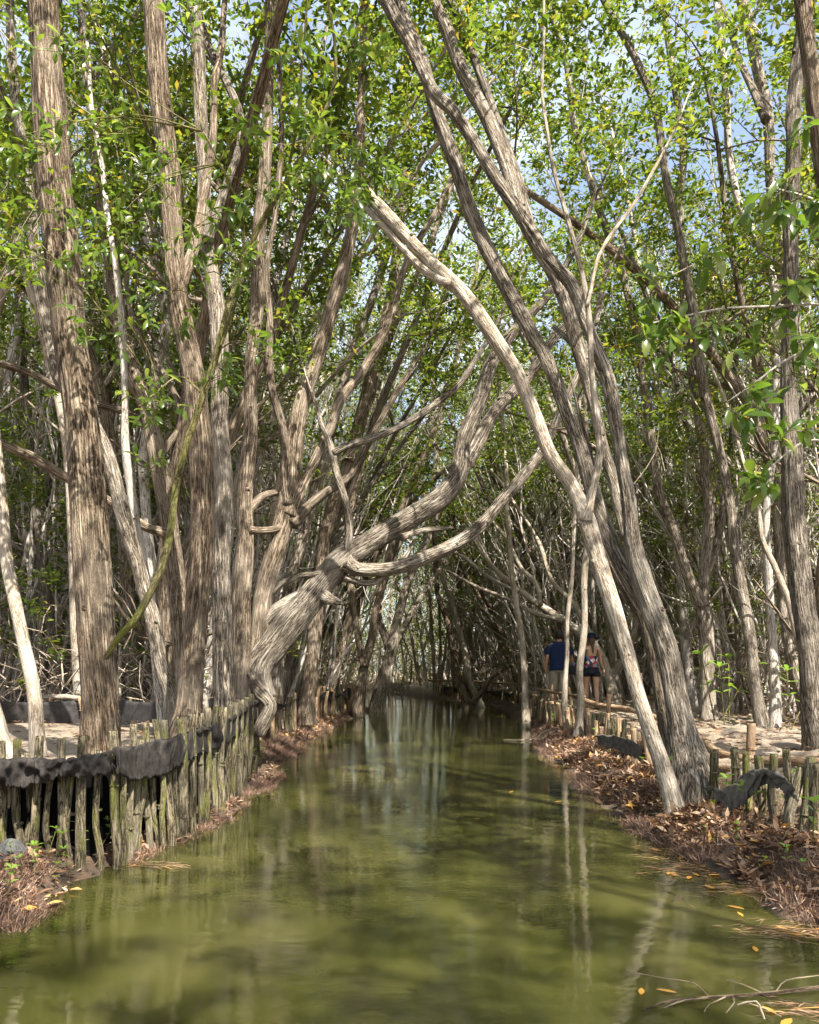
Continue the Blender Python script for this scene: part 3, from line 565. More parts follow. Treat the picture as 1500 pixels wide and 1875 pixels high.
# thin pale stems and branches between the trees, past the three hundred individual ones
T = Acc(); y = rng.uniform(12.5, 36, 2300); x = rng.uniform(-.60, .60, 2300) * y; d = np.maximum(fl(y) - x, x - fr(y)); k = (d > .5) & ~((x > 0) & (d < 3.6) & (y < 22)) & ~((x < 0) & (y < 15)); x, y = x[k][:1250], y[k][:1250]; z = gz(x, y)
for a, b_, c in zip(x, y, z):
    H = rng.uniform(4, 13); r = rng.uniform(.015, .052); ed_ = max(fl(b_) - a, a - fr(b_)); ln_ = rng.normal(size=2) * .15 - np.array([np.sign(a) * (.05 + .26 * math.exp(-ed_ / 2.5)), 0]); pp = []; wv = rng.normal(size=(8, 2)) * .10
    for q in range(8): pp.append([a + ln_[0] * H * q / 7 + wv[q, 0], b_ + ln_[1] * H * q / 7 + wv[q, 1], c - .1 + H * q / 7, r * (1 - .75 * q / 7)])
    T.tube(pp, 5, .8, cap=False)
    for _ in range(8):
        q = pp[int(rng.integers(2, 8))]; dd = rng.normal(size=3) * [.6, .5, .2] + [0, 0, .8]; L_ = rng.uniform(.5, 2.2)
        T.tube([[*q[:3], q[3] * .6], np.r_[np.array(q[:3]) + dd * L_ * .5 + rng.normal(size=3) * .12, q[3] * .4 + .002], np.r_[np.array(q[:3]) + dd * L_, .003]], 4, .6, cap=False)
tag(T.build('thin_stems', M['bark_grey']), 'countless thin pale stems and side branches filling the wood between the larger trees', 'stems', kind='stuff')

# ------------------------------------------------------------------ near leaf sprays
def spray(blobs, lines, root, leafL, name='leaf_spray', step=.05):
    for (px, py, rad, Y, cnt) in blobs:
        c = P(px, py, Y); R_ = rad / FPX * Y; best = None
        for ln in lines:
            d = np.linalg.norm(ln - c, axis=1); k = int(d.argmin())
            if best is None or d[k] < best[0]: best = (d[k], ln[k])
        W = Acc(); s0 = best[1]; mid = (s0 + c) / 2 + np.array([0, 0, .08]) + rng.normal(size=3) * .05
        W.tube([np.r_[s0, .006], np.r_[mid, .0045], np.r_[c, .003]], 6, .06, wob=.02, mi=1)
        for k in range(cnt):
            sidep = s0 + (c - s0) * rng.uniform(.35, 1); o_ = unit(1)[0] * np.array([1.1, .8, .9]); e = c + o_ * R_ * rng.uniform(.7, 1.35)
            m2 = (sidep + e) / 2 + rng.normal(size=3) * .03 + np.array([0, 0, .02]); L = np.linalg.norm(e - m2)
            W.tube([np.r_[sidep, .0028], np.r_[m2, .0022], np.r_[e, .0014]], 5, .05, mi=1)
            ax = (e - m2) / (L + 1e-9); n_ = max(2, int(L / step)) + 1; ang = rng.uniform(0, 6.28)
            ref = np.cross(ax, [0.2, .1, 1.]); ref /= np.linalg.norm(ref); r2 = np.cross(ax, ref)
            P_, D_ = [], []
            for i_ in range(n_):
                t = i_ / (n_ - 1)
                for q_ in range(2 if t < .99 else 4):
                    a_ = ang + i_ * 1.45 + q_ * (math.pi if t < .99 else math.pi / 2) + rng.normal() * .3
                    if rng.random() < .18: continue
                    P_.append(m2 + (e - m2) * t); D_.append(ref * math.cos(a_) + r2 * math.sin(a_) + ax * rng.uniform(.3, 1.2) + np.array([0, 0, -.25]))
            if P_:
                k2 = len(P_); W.leaves(np.array(P_), np.array(D_), unit(k2) * .55 + np.array([0, -.25, .8]), leafL * rng.uniform(.55, 1.2, k2), leafL * .38 * rng.uniform(.75, 1.15, k2), True)
        o = W.build(name, [M['leaf_near'], M['bark_moss']]); rebase(o, root)
ml = [l for l, r in HEROLINES if r is moss]
spray([(115, 60, 60, 6.4, 5), (345, 45, 45, 6.4, 4), (60, 430, 75, 6.2, 7), (195, 420, 55, 6.4, 7), (255, 340, 55, 6.4, 7), (320, 290, 45, 6.5, 6), (430, 250, 45, 6.4, 6),
       (530, 120, 55, 6.2, 7), (600, 300, 55, 6.1, 8), (640, 400, 50, 6.1, 9), (565, 340, 45, 6.1, 7), (450, 330, 55, 6.3, 7), (484, 640, 32, 6.4, 4), (275, 735, 50, 6.3, 9), (390, 690, 40, 6.3, 6),
       (262, 860, 38, 6.3, 3), (430, 480, 45, 6.3, 7), (350, 420, 55, 6.4, 8), (150, 230, 60, 6.3, 6), (660, 130, 55, 6.2, 6), (500, 210, 50, 6.2, 7), (30, 250, 60, 6.2, 6), (310, 540, 60, 6.5, 7), (130, 560, 60, 6.3, 4), (570, 200, 40, 6.2, 6), (690, 60, 50, 6.2, 5), (240, 600, 50, 6.4, 5), (660, 345, 45, 6.6, 9), (700, 300, 40, 6.6, 6), (640, 300, 45, 6.4, 7)],
      ml, moss, .105)
# a young tree just outside the right edge whose branches hang into the picture
rtree = hero('slender tree just off the right edge whose large glossy leaves hang into the photo', 'bark_grey', [
    (4.3, 4.3, [(1700, 1500, 34), (1680, 1200, 28), (1640, 900, 24), (1620, 600, 20), (1600, 300, 15), (1590, 0, 10)]),
    (4.3, 4.0, [(1625, 640, 8), (1560, 580, 6), (1500, 558, 6), (1420, 560, 5), (1330, 565, 4), (1240, 585, 3), (1180, 600, 3)]),
    (4.3, 4.0, [(1630, 800, 8), (1560, 700, 6), (1500, 640, 5), (1440, 655, 4), (1380, 700, 4), (1330, 735, 3)]),
    (4.3, 4.1, [(1605, 420, 7), (1540, 400, 6), (1500, 370, 5), (1440, 350, 4), (1400, 345, 3)]),
    (4.3, 4.1, [(1635, 860, 6), (1560, 820, 5), (1480, 810, 4), (1420, 850, 3), (1395, 880, 3)])], crown=4, wood='branch')
rl = [l for l, r in HEROLINES if r is rtree][1:]
spray([(1285, 470, 38, 4.0, 2), (1235, 600, 48, 4.0, 4), (1190, 540, 32, 4.0, 2), (1320, 600, 42, 4.0, 4), (1345, 745, 42, 4.0, 4), (1390, 905, 36, 4.0, 3), (1445, 805, 34, 4.1, 3), (1455, 690, 44, 4.1, 4),
       (1460, 550, 40, 4.1, 4), (1430, 360, 44, 4.1, 4), (1450, 235, 34, 4.1, 2), (1480, 470, 44, 4.1, 4), (1480, 350, 34, 4.1, 3), (1170, 620, 34, 4.0, 2), (1480, 620, 32, 4.1, 3), (1410, 640, 30, 4.1, 2)], rl, rtree, .12, step=.06)

# ------------------------------------------------------------------ the forest: individual trees, then the far mass
protos = []
spec = [  # H, r0, fork, lean, bark, nb, leafs, low, crown_l, leaf
    (13.5, .13, 1, .10, 'bark_tan', 8, 15, .42, .24), (12.5, .10, 0, .15, 'bark_pale', 9, 15, .34, .24), (11, .15, 2, .12, 'bark_red', 7, 14, .36, .26),
    (14.5, .11, 1, .05, 'bark_grey', 8, 15, .40, .22), (9.5, .075, 1, .2, 'bark_pale', 8, 15, .26, .28), (6.5, .05, 1, .15, 'bark_tan', 8, 16, .16, .30), (12, .09, 1, .22, 'bark_grey', 8, 15, .34, .25)]
used = []
def place(proto_i, x, y, rz, s, label, group, tilt=0.0, tdir=0.0):
    pr = protos[proto_i]; o = pr if proto_i not in used else copy_tree(pr); used.append(proto_i)
    o.location = (x, y, float(gz(x, y)) - .03); o.scale = (s, s, s); o.rotation_mode = 'XYZ'
    o.rotation_euler = (0, 0, 0)
    from mathutils import Matrix
    q = Matrix.Rotation(tilt, 3, Vector((-math.sin(tdir), math.cos(tdir), 0))) @ Matrix.Rotation(rz, 3, 'Z')
    o.rotation_euler = q.to_euler()
    tag(o, label, 'tree', group)
for k, sp in enumerate(spec): protos.append(generic_tree('forest_tree', sp[0], sp[1], sp[2], sp[3], M[sp[4]], sp[5], sp[6], sp[7], sp[8]))
G_L = ('slender mangrove tree among the crowded trunks beyond the left bank', 'crowded trees beyond the left bank')
G_R = ('slender mangrove tree among the crowded trunks beyond the sandy path on the right', 'crowded trees beyond the right path')
G_F = ('thin distant mangrove tree in the dense forest closing off the far bend of the canal', 'distant trees at the far bend')
pts = []
def try_add(x, y, dmin):
    for (a, b_) in pts:
        if (a - x) ** 2 + (b_ - y) ** 2 < dmin * dmin: return False
    pts.append((x, y)); return True
cnt = 0; tries = 0
while cnt < 235 and tries < 20000:
    tries += 1
    y = 9.5 + (rng.uniform() ** .8) * 34; x = rng.uniform(-.62, .62) * y
    dl_, dr_ = fl(y) - x, x - fr(y)
    if max(dl_, dr_) < .25: continue
    if x < 0 and dl_ > 0 and (y < 12.6 or (y < 14 and dl_ < 1.5)): continue
    if x > 0 and dr_ > 0 and y < 21 and dr_ < 3.4: continue
    if x > 0 and dr_ > 0 and y < 12: continue
    if 21 <= y < 34 and x > 0 and dr_ < .9: continue
    if y < 26 and -0.12 < x / y < .20 : continue
    if not try_add(x, y, .9 if y < 25 else 1.1): continue
    pi = int(rng.choice(7, p=[.17, .2, .12, .17, .14, .08, .12]))
    g = G_F if y > 31 and abs(x / y) < .22 else (G_L if x < 0 else G_R)
    edge = min(max(dl_, dr_), 6); side = math.pi if dr_ > dl_ else 0.0
    tilt = rng.uniform(.0, .10) + (.12 * (1 - edge / 6) * rng.uniform(.2, 1) if y > 13 else 0)
    place(pi, x, y, side + rng.normal() * 1.1, rng.uniform(.82, 1.12), *g, tilt, side + rng.normal() * .5); cnt += 1
# trees beside and behind the camera: they shade the canal
for (x, y) in [(-6.4, 2.6), (-5.2, -1.0), (-4.6, -4.5), (6.4, 2.2), (7.6, -1.6), (6.9, -6.2), (8.6, .6), (8.8, 5.6), (-9.6, 4.0), (-8.2, -1.8), (9.4, -4.5), (10.4, 3.0)]:
    side = math.pi if x > 0 else 0
    place(int(rng.choice([0, 1, 2, 3])), x, y, side + rng.normal() * .6, rng.uniform(.8, 1.0), 'tall mangrove tree overhanging the near canal from beyond the edge of the photo', 'trees around the viewpoint', .12, side + rng.normal() * .4)

def inbank(n_, yr, xr_, off=(0.2, 99)):
    y = rng.uniform(*yr, n_); x = rng.uniform(-1, 1, n_) * xr_ * y
    d = np.maximum(fl(y) - x, x - fr(y)); k = (d > off[0]) & (d < off[1]); return x[k], y[k]
# far wood behind the individual trees: nobody could count these stems
T = Acc(); W = Acc(); cl = []
x, y = inbank(1500, (32, 75), .55)
for a, b_ in zip(x, y):
    H = rng.uniform(7, 17); z0 = .3; r = rng.uniform(.03, .10); d = rng.normal(size=2) * .12; k = 6
    pp = [[a, b_, z0, r]]
    for q in range(1, k): pp.append([a + d[0] * H * q / k + rng.normal() * .18, b_ + d[1] * H * q / k, z0 + H * q / k, r * (1 - .8 * q / k)])
    T.tube(pp, 5, 1.2, cap=False)
    for _ in range(13):
        t = rng.uniform(.12, 1) ** .8; cl.append([a + d[0] * H * t + rng.normal() * .9, b_ + rng.normal() * .9, z0 + H * t])
    for _ in range(3): cl.append([a + rng.normal() * .8, b_ + 6 * rng.random(), z0 + rng.uniform(0, 4)])
    for _ in range(4):
        t = rng.uniform(.1, .8); s0 = np.array([a + d[0] * H * t, b_ + d[1] * H * t, z0 + H * t]); e = s0 + np.array([rng.normal() * .9, rng.normal() * .5, rng.uniform(.3, 1.8)])
        T.tube([np.r_[s0, r * .35], np.r_[e, .008]], 3, 1, cap=False)
cluster_leaves(W, cl, 9, .75, .24, .11)
far = T.build('far_woodland', M['bark_pale']); tag(far, 'mass of far thin trunks and leaves closing the forest behind everything', 'woodland', kind='stuff')
far2 = W.build('foliage', M['leaf'], far); far2['kind'] = 'stuff'

# understorey: saplings' leaves and dry tangle
def tangle(name, label, yr, xr_, cond, n_, size, hgt):
    T = Acc(); x, y = inbank(n_, yr, xr_); k = cond(x, y); x, y = x[k], y[k]; z = gz(x, y)
    for a, b_, c in zip(x, y, z):
        L = rng.uniform(.4, 1.0) * size; d = unit(1)[0]; d[2] = abs(d[2]) * .8 + .1; s0 = np.array([a, b_, c + abs(rng.normal()) * hgt * .45])
        e = s0 + d * L; mdl = (s0 + e) / 2 + rng.normal(size=3) * L * .18 + np.array([0, 0, L * .15])
        T.tube([np.r_[s0, .008 + .014 * rng.random()], np.r_[mdl, .009], np.r_[e, .004]], 4, L / 5, cap=False)
    o = T.build(name, M['twig']); tag(o, label, 'undergrowth', kind='stuff'); return o
tangle('twig_tangle', 'tangle of dry twigs and prop roots under the trees beyond the left bank', (12.6, 34), .6, lambda x, y: (x < 0) & (fl(y) - x > .8), 5200, 1.5, 1.5)
tangle('twig_tangle', 'tangle of dry twigs and prop roots under the trees beyond the sandy path', (13, 36), .6, lambda x, y: (x > 0) & (x - fr(y) > 3.6), 3800, 1.4, 1.3)
tangle('twig_tangle', 'tangle of dry twigs and prop roots round the far bend of the canal', (26, 44), .35, lambda x, y: np.maximum(fl(y) - x, x - fr(y)) > .4, 3600, 1.6, 1.6)
def under(label, yr, cond, n_, hmax, name='understorey_foliage'):
    x, y = inbank(n_, yr, .62); k = cond(x, y); x, y = x[k], y[k]; z = gz(x, y) + rng.uniform(.1, 1, len(x)) ** 1.2 * hmax
    W = Acc(); cluster_leaves(W, np.stack([x, y, z], 1), 12, .24, .135, .058)
    tag(W.build(name, M['leaf']), label, 'foliage', kind='stuff')
under('loose green understorey leaves between the trunks beyond the left bank', (13, 38), lambda x, y: (x < 0) & (fl(y) - x > 1), 10500, 7.5)
under('loose green understorey leaves between the trunks beyond the sandy path', (13, 38), lambda x, y: (x > 0) & (x - fr(y) > 3.6), 9500, 7.5)

# ------------------------------------------------------------------ stakes, cloths, rails
def hz_mat(name, c, rough=.85, spec=.25, bump=None, vary=None):
    m, n, b = mat(name); b.inputs['Base Color'].default_value = (*c, 1); b.inputs['Roughness'].default_value = rough; b.inputs['Specular IOR Level'].default_value = spec
    geo = N(n, 'ShaderNodeTexCoord')
    t = noise(n, geo.outputs['Object'], (bump or (30, 0))[0], 5, .7)
    if vary: r = ramp(n, t.outputs[0], [(.3, c), (.7, vary)]); n.links.new(r.outputs[0], b.inputs['Base Color'])
    if bump:
        bp = N(n, 'ShaderNodeBump'); bp.inputs['Distance'].default_value = bump[1]; n.links.new(t.outputs[0], bp.inputs['Height']); n.links.new(bp.outputs[0], b.inputs['Normal'])
    return m
M['cloth'] = hz_mat('black_geotextile', (.010, .009, .009), .85, .12, (14, .004), (.060, .052, .046))
M['cloth2'] = hz_mat('dusty_black_sheet', (.016, .015, .015), .7, .25, (9, .01), (.055, .048, .044))
M['cloth3'] = hz_mat('faded_grey_cloth', (.035, .032, .028), .85, .2, (12, .01), (.17, .15, .125))
M['stone'] = hz_mat('dark_wet_stone', (.03, .03, .03), .6, .5, (8, .03), (.1, .1, .09))
def stake_mesh(top, bot, w, matn='stake', lean_cut=0):
    A = Acc(); L = np.linalg.norm(top - bot); m_ = (top + bot) / 2 + rng.normal(size=3) * [.012, .012, 0]
    q1 = bot + (top - bot) * .25 + rng.normal(size=3) * [.008, .008, 0]
    A.tube([np.r_[bot, w * .52], np.r_[q1, w * .52], np.r_[m_, w * .50], np.r_[top - [0, 0, .02], w * .48], np.r_[top, w * .47]], 14, .03, rough=.14, ridge=.0015)
    for k in range(int(rng.integers(1, 3))):
        t = rng.uniform(.25, .85); c = bot + (top - bot) * t; A.tube([np.r_[c - [0, 0, .008], w * .5], np.r_[c, w * .56], np.r_[c + [0, 0, .008], w * .5]], 14, .01, cap=False, rough=.1)
    return A
def stake(tx, ty, bx, by, w, Y, label, group=None, matn='stake', Yt=None):
    top = P(tx, ty, Yt or Y); bot = P(bx, by, Y) - [0, 0, .15]; o = empty('wooden_stake', bot)
    A = stake_mesh(top - bot, np.zeros(3), w / FPX * Y, matn)
    bpy.data.objects.remove(o); o = A.build('wooden_stake', M[matn]); o.location = bot; tag(o, label, 'stake', group); return o
SL = [(2, 1362, 5, 1600, 15, 5.35, 'lichen-spotted stake cut by the left edge, leftmost of the draped row'), (32, 1357, 38, 1572, 14, 5.3, 'dark stake with a hooked top, second in the draped row from the left edge'),
      (72, 1352, 62, 1565, 15, 5.25, 'stake leaning right at its top, left of the thickest tree, draped with black cloth'), (112, 1358, 108, 1592, 15, 5.2, 'pale-topped stake just left of the thickest tree in the draped row'),
      (151, 1352, 143, 1598, 17, 5.15, 'thick grey stake with a dark ring round its middle, in front of the thickest tree'), (207, 1343, 213, 1585, 16, 5.35, 'stake with flaky bark where the two black cloths overlap'),
      (245, 1330, 238, 1550, 13, 5.6, 'reddish stake just right of the overlap of the two cloths'), (268, 1327, 252, 1525, 13, 5.8, 'split-topped stake tilted left, second right of the cloth overlap'),
      (285, 1321, 300, 1515, 11, 5.95, 'thin stake tilted right, third right of the cloth overlap'), (300, 1322, 315, 1525, 14, 6.05, 'stake tilted right above the reddish root mound'),
      (333, 1317, 337, 1530, 18, 6.2, 'thick mossy stake in front of the straight brown trunk'), (352, 1312, 358, 1525, 13, 6.4, 'pale stake with a white blotch right of the thick mossy one')]
for s in SL: stake(*s[:4], s[4], s[5], s[6])
for (tx, ty, bx, by, w_, Y) in [(368, 1310, 368, 1505, 11, 6.7), (380, 1300, 378, 1490, 12, 6.95), (396, 1298, 393, 1485, 12, 7.2), (410, 1299, 403, 1488, 13, 7.3), (421, 1293, 415, 1470, 11, 7.6), (431, 1290, 425, 1462, 12, 7.9),
                                (442, 1285, 436, 1452, 11, 8.2), (451, 1280, 445, 1440, 11, 8.6), (460, 1274, 455, 1430, 10, 9.0), (469, 1269, 463, 1425, 10, 9.4), (476, 1268, 470, 1420, 9, 9.8)]:
    stake(tx, ty, bx, by, w_, Y, 'mossy stake crowded in the far right half of the draped row', 'crowded mossy stakes of the draped row')
for (tx, ty, bx, by, w_, Y) in [(20, 1430, 25, 1580, 12, 5.5), (95, 1450, 78, 1570, 14, 5.45), (130, 1430, 128, 1560, 12, 5.5), (185, 1430, 180, 1560, 12, 5.6), (228, 1420, 225, 1540, 11, 5.8), (260, 1420, 272, 1520, 12, 6.1),
                                (322, 1400, 320, 1500, 10, 6.5), (345, 1390, 346, 1500, 10, 6.7), (388, 1370, 386, 1470, 9, 7.5)]:
    stake(tx, ty, bx, by, w_, Y, 'short dark stake standing in the shadow behind the draped row', 'short stakes behind the draped row')
for a, b_ in zip(SL[:-1], SL[1:]):
    for t in ((.5,) if abs(b_[0] - a[0]) > 20 else ()):
        m_ = [a[k] + (b_[k] - a[k]) * t + rng.normal() * 1.5 for k in range(4)]; stake(m_[0], m_[1] + rng.uniform(22, 60), m_[2] + rng.normal() * 4, m_[3] - 8, rng.uniform(10, 15), (a[5] + (b_[5] - a[5]) * t) + .05, 'short dark stake standing in the shadow behind the draped row', 'short stakes behind the draped row')
SR = [(1308, 1374, 1312, 1482, 15, 6.7, 'greyish stake nearest to the foot of the big leaning tree on the right bank'), (1345, 1372, 1350, 1445, 16, 6.6, 'flat-topped grey stake left of the mossy yellow one'),
      (1366, 1377, 1371, 1452, 13, 6.4, 'bright yellow-green mossy stake on the right bank'), (1389, 1384, 1392, 1482, 16, 6.2, 'grey weathered stake above the sagging dark cloth on the right bank'),
      (1417, 1382, 1415, 1502, 16, 6.0, 'short mossy stake with a flat top right of the sagging cloth'), (1440, 1374, 1440, 1532, 14, 5.6, 'tall thin stake left of the tilted one near the right edge'),
      (1468, 1405, 1442, 1535, 18, 5.55, 'strongly tilted dark stake near the right edge'), (1484, 1388, 1472, 1525, 19, 5.5, 'thick stake with a mossy top near the right edge'), (1497, 1400, 1500, 1542, 28, 5.3, 'broadest stake, cut by the right edge')]
for k, s in enumerate(SR): stake(*s[:4], s[4], s[5], s[6], matn='bark_moss' if k == 2 else 'stake')
stake(1375, 1326, 1378, 1420, 16, 7.6, 'reddish brown round post standing at the log rail by the path', matn='log')
stake(1115, 1272, 1116, 1345, 8, 12.0, 'thin brown post holding the rail behind the pale Y-forked tree', matn='log')
# rows further away: one stake of each kind, then copies
sk = [stake_mesh(np.array([rng.normal() * .03, rng.normal() * .03, 1.]), np.zeros(3), .075).build('wooden_stake', M['stake' if k % 3 else 'log']) for k in range(4)]
sk_used = set()
def put_stake(x, y, z0, z1, wf, label, group):
    k = int(rng.integers(0, 4)); o = sk[k] if k not in sk_used else sk[k].copy()
    if k in sk_used: col.objects.link(o)
    sk_used.add(k); o.location = (x, y, z0); o.scale = (wf, wf, z1 - z0); o.rotation_euler = (0, 0, rng.uniform(0, 6)); tag(o, label, 'stake', group)
for y in np.arange(12.6, 26.5, .235):
    put_stake(fl(y) + .03 + rng.normal() * .03, y, -.1, rng.uniform(.66, .9), rng.uniform(.8, 1.1), 'stake in the farther row of the left bank, beyond the left cluster of trees', 'stakes of the farther left row')
for y in np.arange(7.4, 24, .18):
    for s in range(2 if rng.random() < .5 else 1):
        put_stake(fr(y) + rng.normal() * .06, y + rng.uniform(-.1, .1), -.05, rng.uniform(.42, .68), rng.uniform(.75, 1.15), 'low mossy stake in the broken row edging the right path', 'low stakes along the right path')
yy = 25.5
while yy < 37:
    yy += .16 if yy < 30 else .12
    put_stake(fr(yy) + rng.normal() * .02, yy, -.1, rng.uniform(.42, .6), rng.uniform(.8, 1.1), 'dark stake in the packed wall along the far bend of the right bank', 'packed stakes at the far bend')
def rail(pts, label, w0):
    A = Acc(); q = [np.r_[P(x, y, Y), w0 / 2 / FPX * Y * rng.uniform(.94, 1.06)] for x, y, Y in pts]; A.tube(q, 14, .06, rough=.08, wob=.01)
    q = spline(q, .4)
    for k in range(1, len(q) - 1): 
        d = q[k + 1] - q[k]; A.tube([q[k] * 1 - d * .02, np.r_[q[k, :3], q[k, 3] * 1.13], q[k] + d * .02], 14, .01, cap=False)
    o = A.build('log_rail', M['log']); tag(o, label, 'rail'); return o
rail([(1270, 1340, 10), (1290, 1358, 9), (1316, 1378, 8), (1380, 1391, 7.4), (1450, 1393, 7.0), (1530, 1398, 6.6)], 'thick smooth log rail curving along the sandy path to the right edge', 15)
rail([(1283, 1398, 7.8), (1310, 1404, 7.5), (1345, 1412, 7.2)], 'short lower log lying behind the stakes at the right', 13)
rail([(1068, 1283, 14.5), (1100, 1292, 13.5), (1150, 1299, 12.6), (1215, 1318, 11.6)], 'log rail passing behind the pale Y-forked tree beside the path', 10)
rail([(985, 1262, 19), (1015, 1268, 17.5), (1070, 1276, 15.5)], 'thin log rail in front of the walking man', 6)
rail([(785, 1246, 31), (830, 1247, 29.8), (890, 1249, 28.5), (990, 1256, 24)], 'long thin pole rail above the far stake wall', 4)
for (x, y, Y) in [(800, 1236, 30), (838, 1238, 29.5), (920, 1242, 28), (990, 1250, 24), (1012, 1258, 18), (1048, 1262, 16.5)]:
    p = P(x, y, Y); put_stake(p[0], p[1], .2, p[2] + .04, .9, 'pole post carrying the far thin rails beside the path', 'posts of the far rails')
fb = P(890, 1262, 31); fo = empty('ladder_frame', fb, 'small bamboo ladder frame standing beyond the far rail', 'frame')
for name_, a, b_, r in [('upright', (-.22, 0, 0), (-.22, 0, 1.0), .03), ('upright', (.0, 0, 0), (.0, 0, .95), .03), ('upright', (.22, 0, 0), (.22, 0, 1.0), .03), ('rung', (-.24, .03, .3), (.24, .03, .3), .02), ('rung', (-.24, .03, .62), (.24, .03, .62), .02), ('rung', (-.24, .03, .9), (.24, .03, .9), .02)]:
    A = Acc(); A.tube([np.r_[np.array(a, float), r], np.r_[np.array(b_, float), r]], 8, .1); kid(A.build(name_, M['log']), fo)

def cloth(rows, label, matn='cloth', name='cloth_drape', depth=.05, nu=None, wr=1.0, back=.12):
    "rows: (px, y_top, y_bottom, Y) along the fence; the sheet lies over the stake row and hangs down in front of it"
    r = np.array(rows, float); L = np.concatenate([[0], np.cumsum(np.linalg.norm(np.diff(r[:, :2], axis=0), axis=1))]); nu = nu or int(L[-1] / 2.2); t = np.linspace(0, L[-1], nu)
    q = np.stack([np.interp(t, L, r[:, k]) for k in range(4)], 1); nv = 18; V = np.zeros((nu, nv, 3)); sd_ = rng.uniform(0, 50)
    for a in range(nu):
        px, yt, yb, Y = q[a]; T_ = P(px, yt, Y); B_ = P(px, yb, Y); s = t[a] / 14
        rag = (vnoise(np.array([[s * 7, 4, sd_]]), 6)[0] - .5) * .03; fold = vnoise(np.array([[s, 0, sd_], [s * 2.3, 1, sd_], [s * 5, 2, sd_]]), 2) - .5
        for c in range(nv):
            v = c / (nv - 1); e = vnoise(np.array([[s * 1.5 + v * 1.2, v * 3, sd_]]), 5)[0] - .5; f2 = vnoise(np.array([[s * .9 - v * 2.5, v * 1.5, sd_ + 9]]), 7)[0] - .5
            cr_ = 1 - abs(2 * (vnoise(np.array([[s * 1.1 + v * 1.6, v * 1.1, sd_ + 30]]), 8)[0]) - 1) * 2
            if v < .2: k = v / .2; z = T_[2] - .035 * (1 - k); y = Y + back * (1 - k)
            else: k = (v - .2) / .8; z = T_[2] + (B_[2] - T_[2]) * k + (rag * k if k > .8 else 0) + (fold[2] * .02 + fold[1] * .03) * k * wr; y = Y - depth - .012 * math.sin(k * 2.5) - wr * (.045 * fold[0] + .05 * fold[1] * k + .045 * e + .03 * f2 + .045 * max(0, cr_))
            x = T_[0] + .03 * f2 * wr
            V[a, c] = (x, y, z + wr * .03 * fold[1] * (v < .3))
    Vo = V.reshape(-1, 3); i, j = np.meshgrid(np.arange(nu - 1), np.arange(nv - 1), indexing='ij')
    F = np.stack([i * nv + j, i * nv + j + 1, (i + 1) * nv + j + 1, (i + 1) * nv + j], -1).reshape(-1, 4)
    A = Acc(); A.add(Vo, F); o = A.build(name, M[matn]); mo = o.modifiers.new('thick', 'SOLIDIFY'); mo.thickness = .006; tag(o, label, 'cloth'); return o
cloth([(-90, 1396, 1440, 5.4), (0, 1390, 1432, 5.25), (40, 1387, 1440, 5.2), (75, 1388, 1433, 5.2), (108, 1390, 1425, 5.15), (118, 1391, 1414, 5.15), (150, 1385, 1421, 5.1), (190, 1375, 1414, 5.25), (229, 1368, 1402, 5.45)],
      'black cloth with a ragged hem over the nearest stakes, left of the overlap')
cloth([(217, 1368, 1410, 5.34), (240, 1364, 1424, 5.48), (270, 1360, 1424, 5.72), (300, 1352, 1418, 5.95), (330, 1345, 1404, 6.1), (360, 1338, 1386, 6.45), (390, 1328, 1374, 7.05), (420, 1314, 1360, 7.5), (440, 1303, 1342, 8.1), (456, 1290, 1325, 8.75), (474, 1280, 1312, 9.5)],
      'deeply creased black cloth over the stakes, right of the overlap', wr=1.25)
def fence_cloth(ys_, side, zt, zb, label, off=.06):
    f = fl if side < 0 else fr; rows = []
    for y in ys_:
        x = f(y) + (off if side < 0 else -off); px = 750 + x / y * FPX; rows.append((px, HZ - (zt(y) - CH) / y * FPX, HZ - (zb(y) - CH) / y * FPX, y))
    return cloth(rows, label, depth=.0, nu=160, wr=.9)
fence_cloth(np.arange(12.7, 26.4, .35), -1, lambda y: .72 + .06 * math.sin(y * 2), lambda y: .52 + .09 * math.sin(y * 2.7), 'black cloth sagging over the farther stake row of the left bank')
fence_cloth(np.arange(27.3, 36.5, .35), 1, lambda y: .50 + .03 * math.sin(y * 2), lambda y: .36 + .05 * math.sin(y * 2.7), 'black cloth strip along the top of the far stake wall')
cloth([(1302, 1440, 1458, 6.5), (1325, 1446, 1478, 6.3), (1352, 1434, 1470, 6.12), (1375, 1414, 1448, 6.0), (1398, 1404, 1434, 5.9), (1420, 1418, 1446, 5.62), (1445, 1440, 1466, 5.5)],
      'grey weathered cloth sagging between the near stakes of the right bank', 'cloth3', wr=1.3)
cloth([(1092, 1345, 1362, 9.9), (1120, 1345, 1368, 9.6), (1145, 1350, 1380, 9.2), (1170, 1362, 1390, 8.8)], 'small dark cloth flap on the right bank left of the Y-forked tree', 'cloth3', wr=.8)
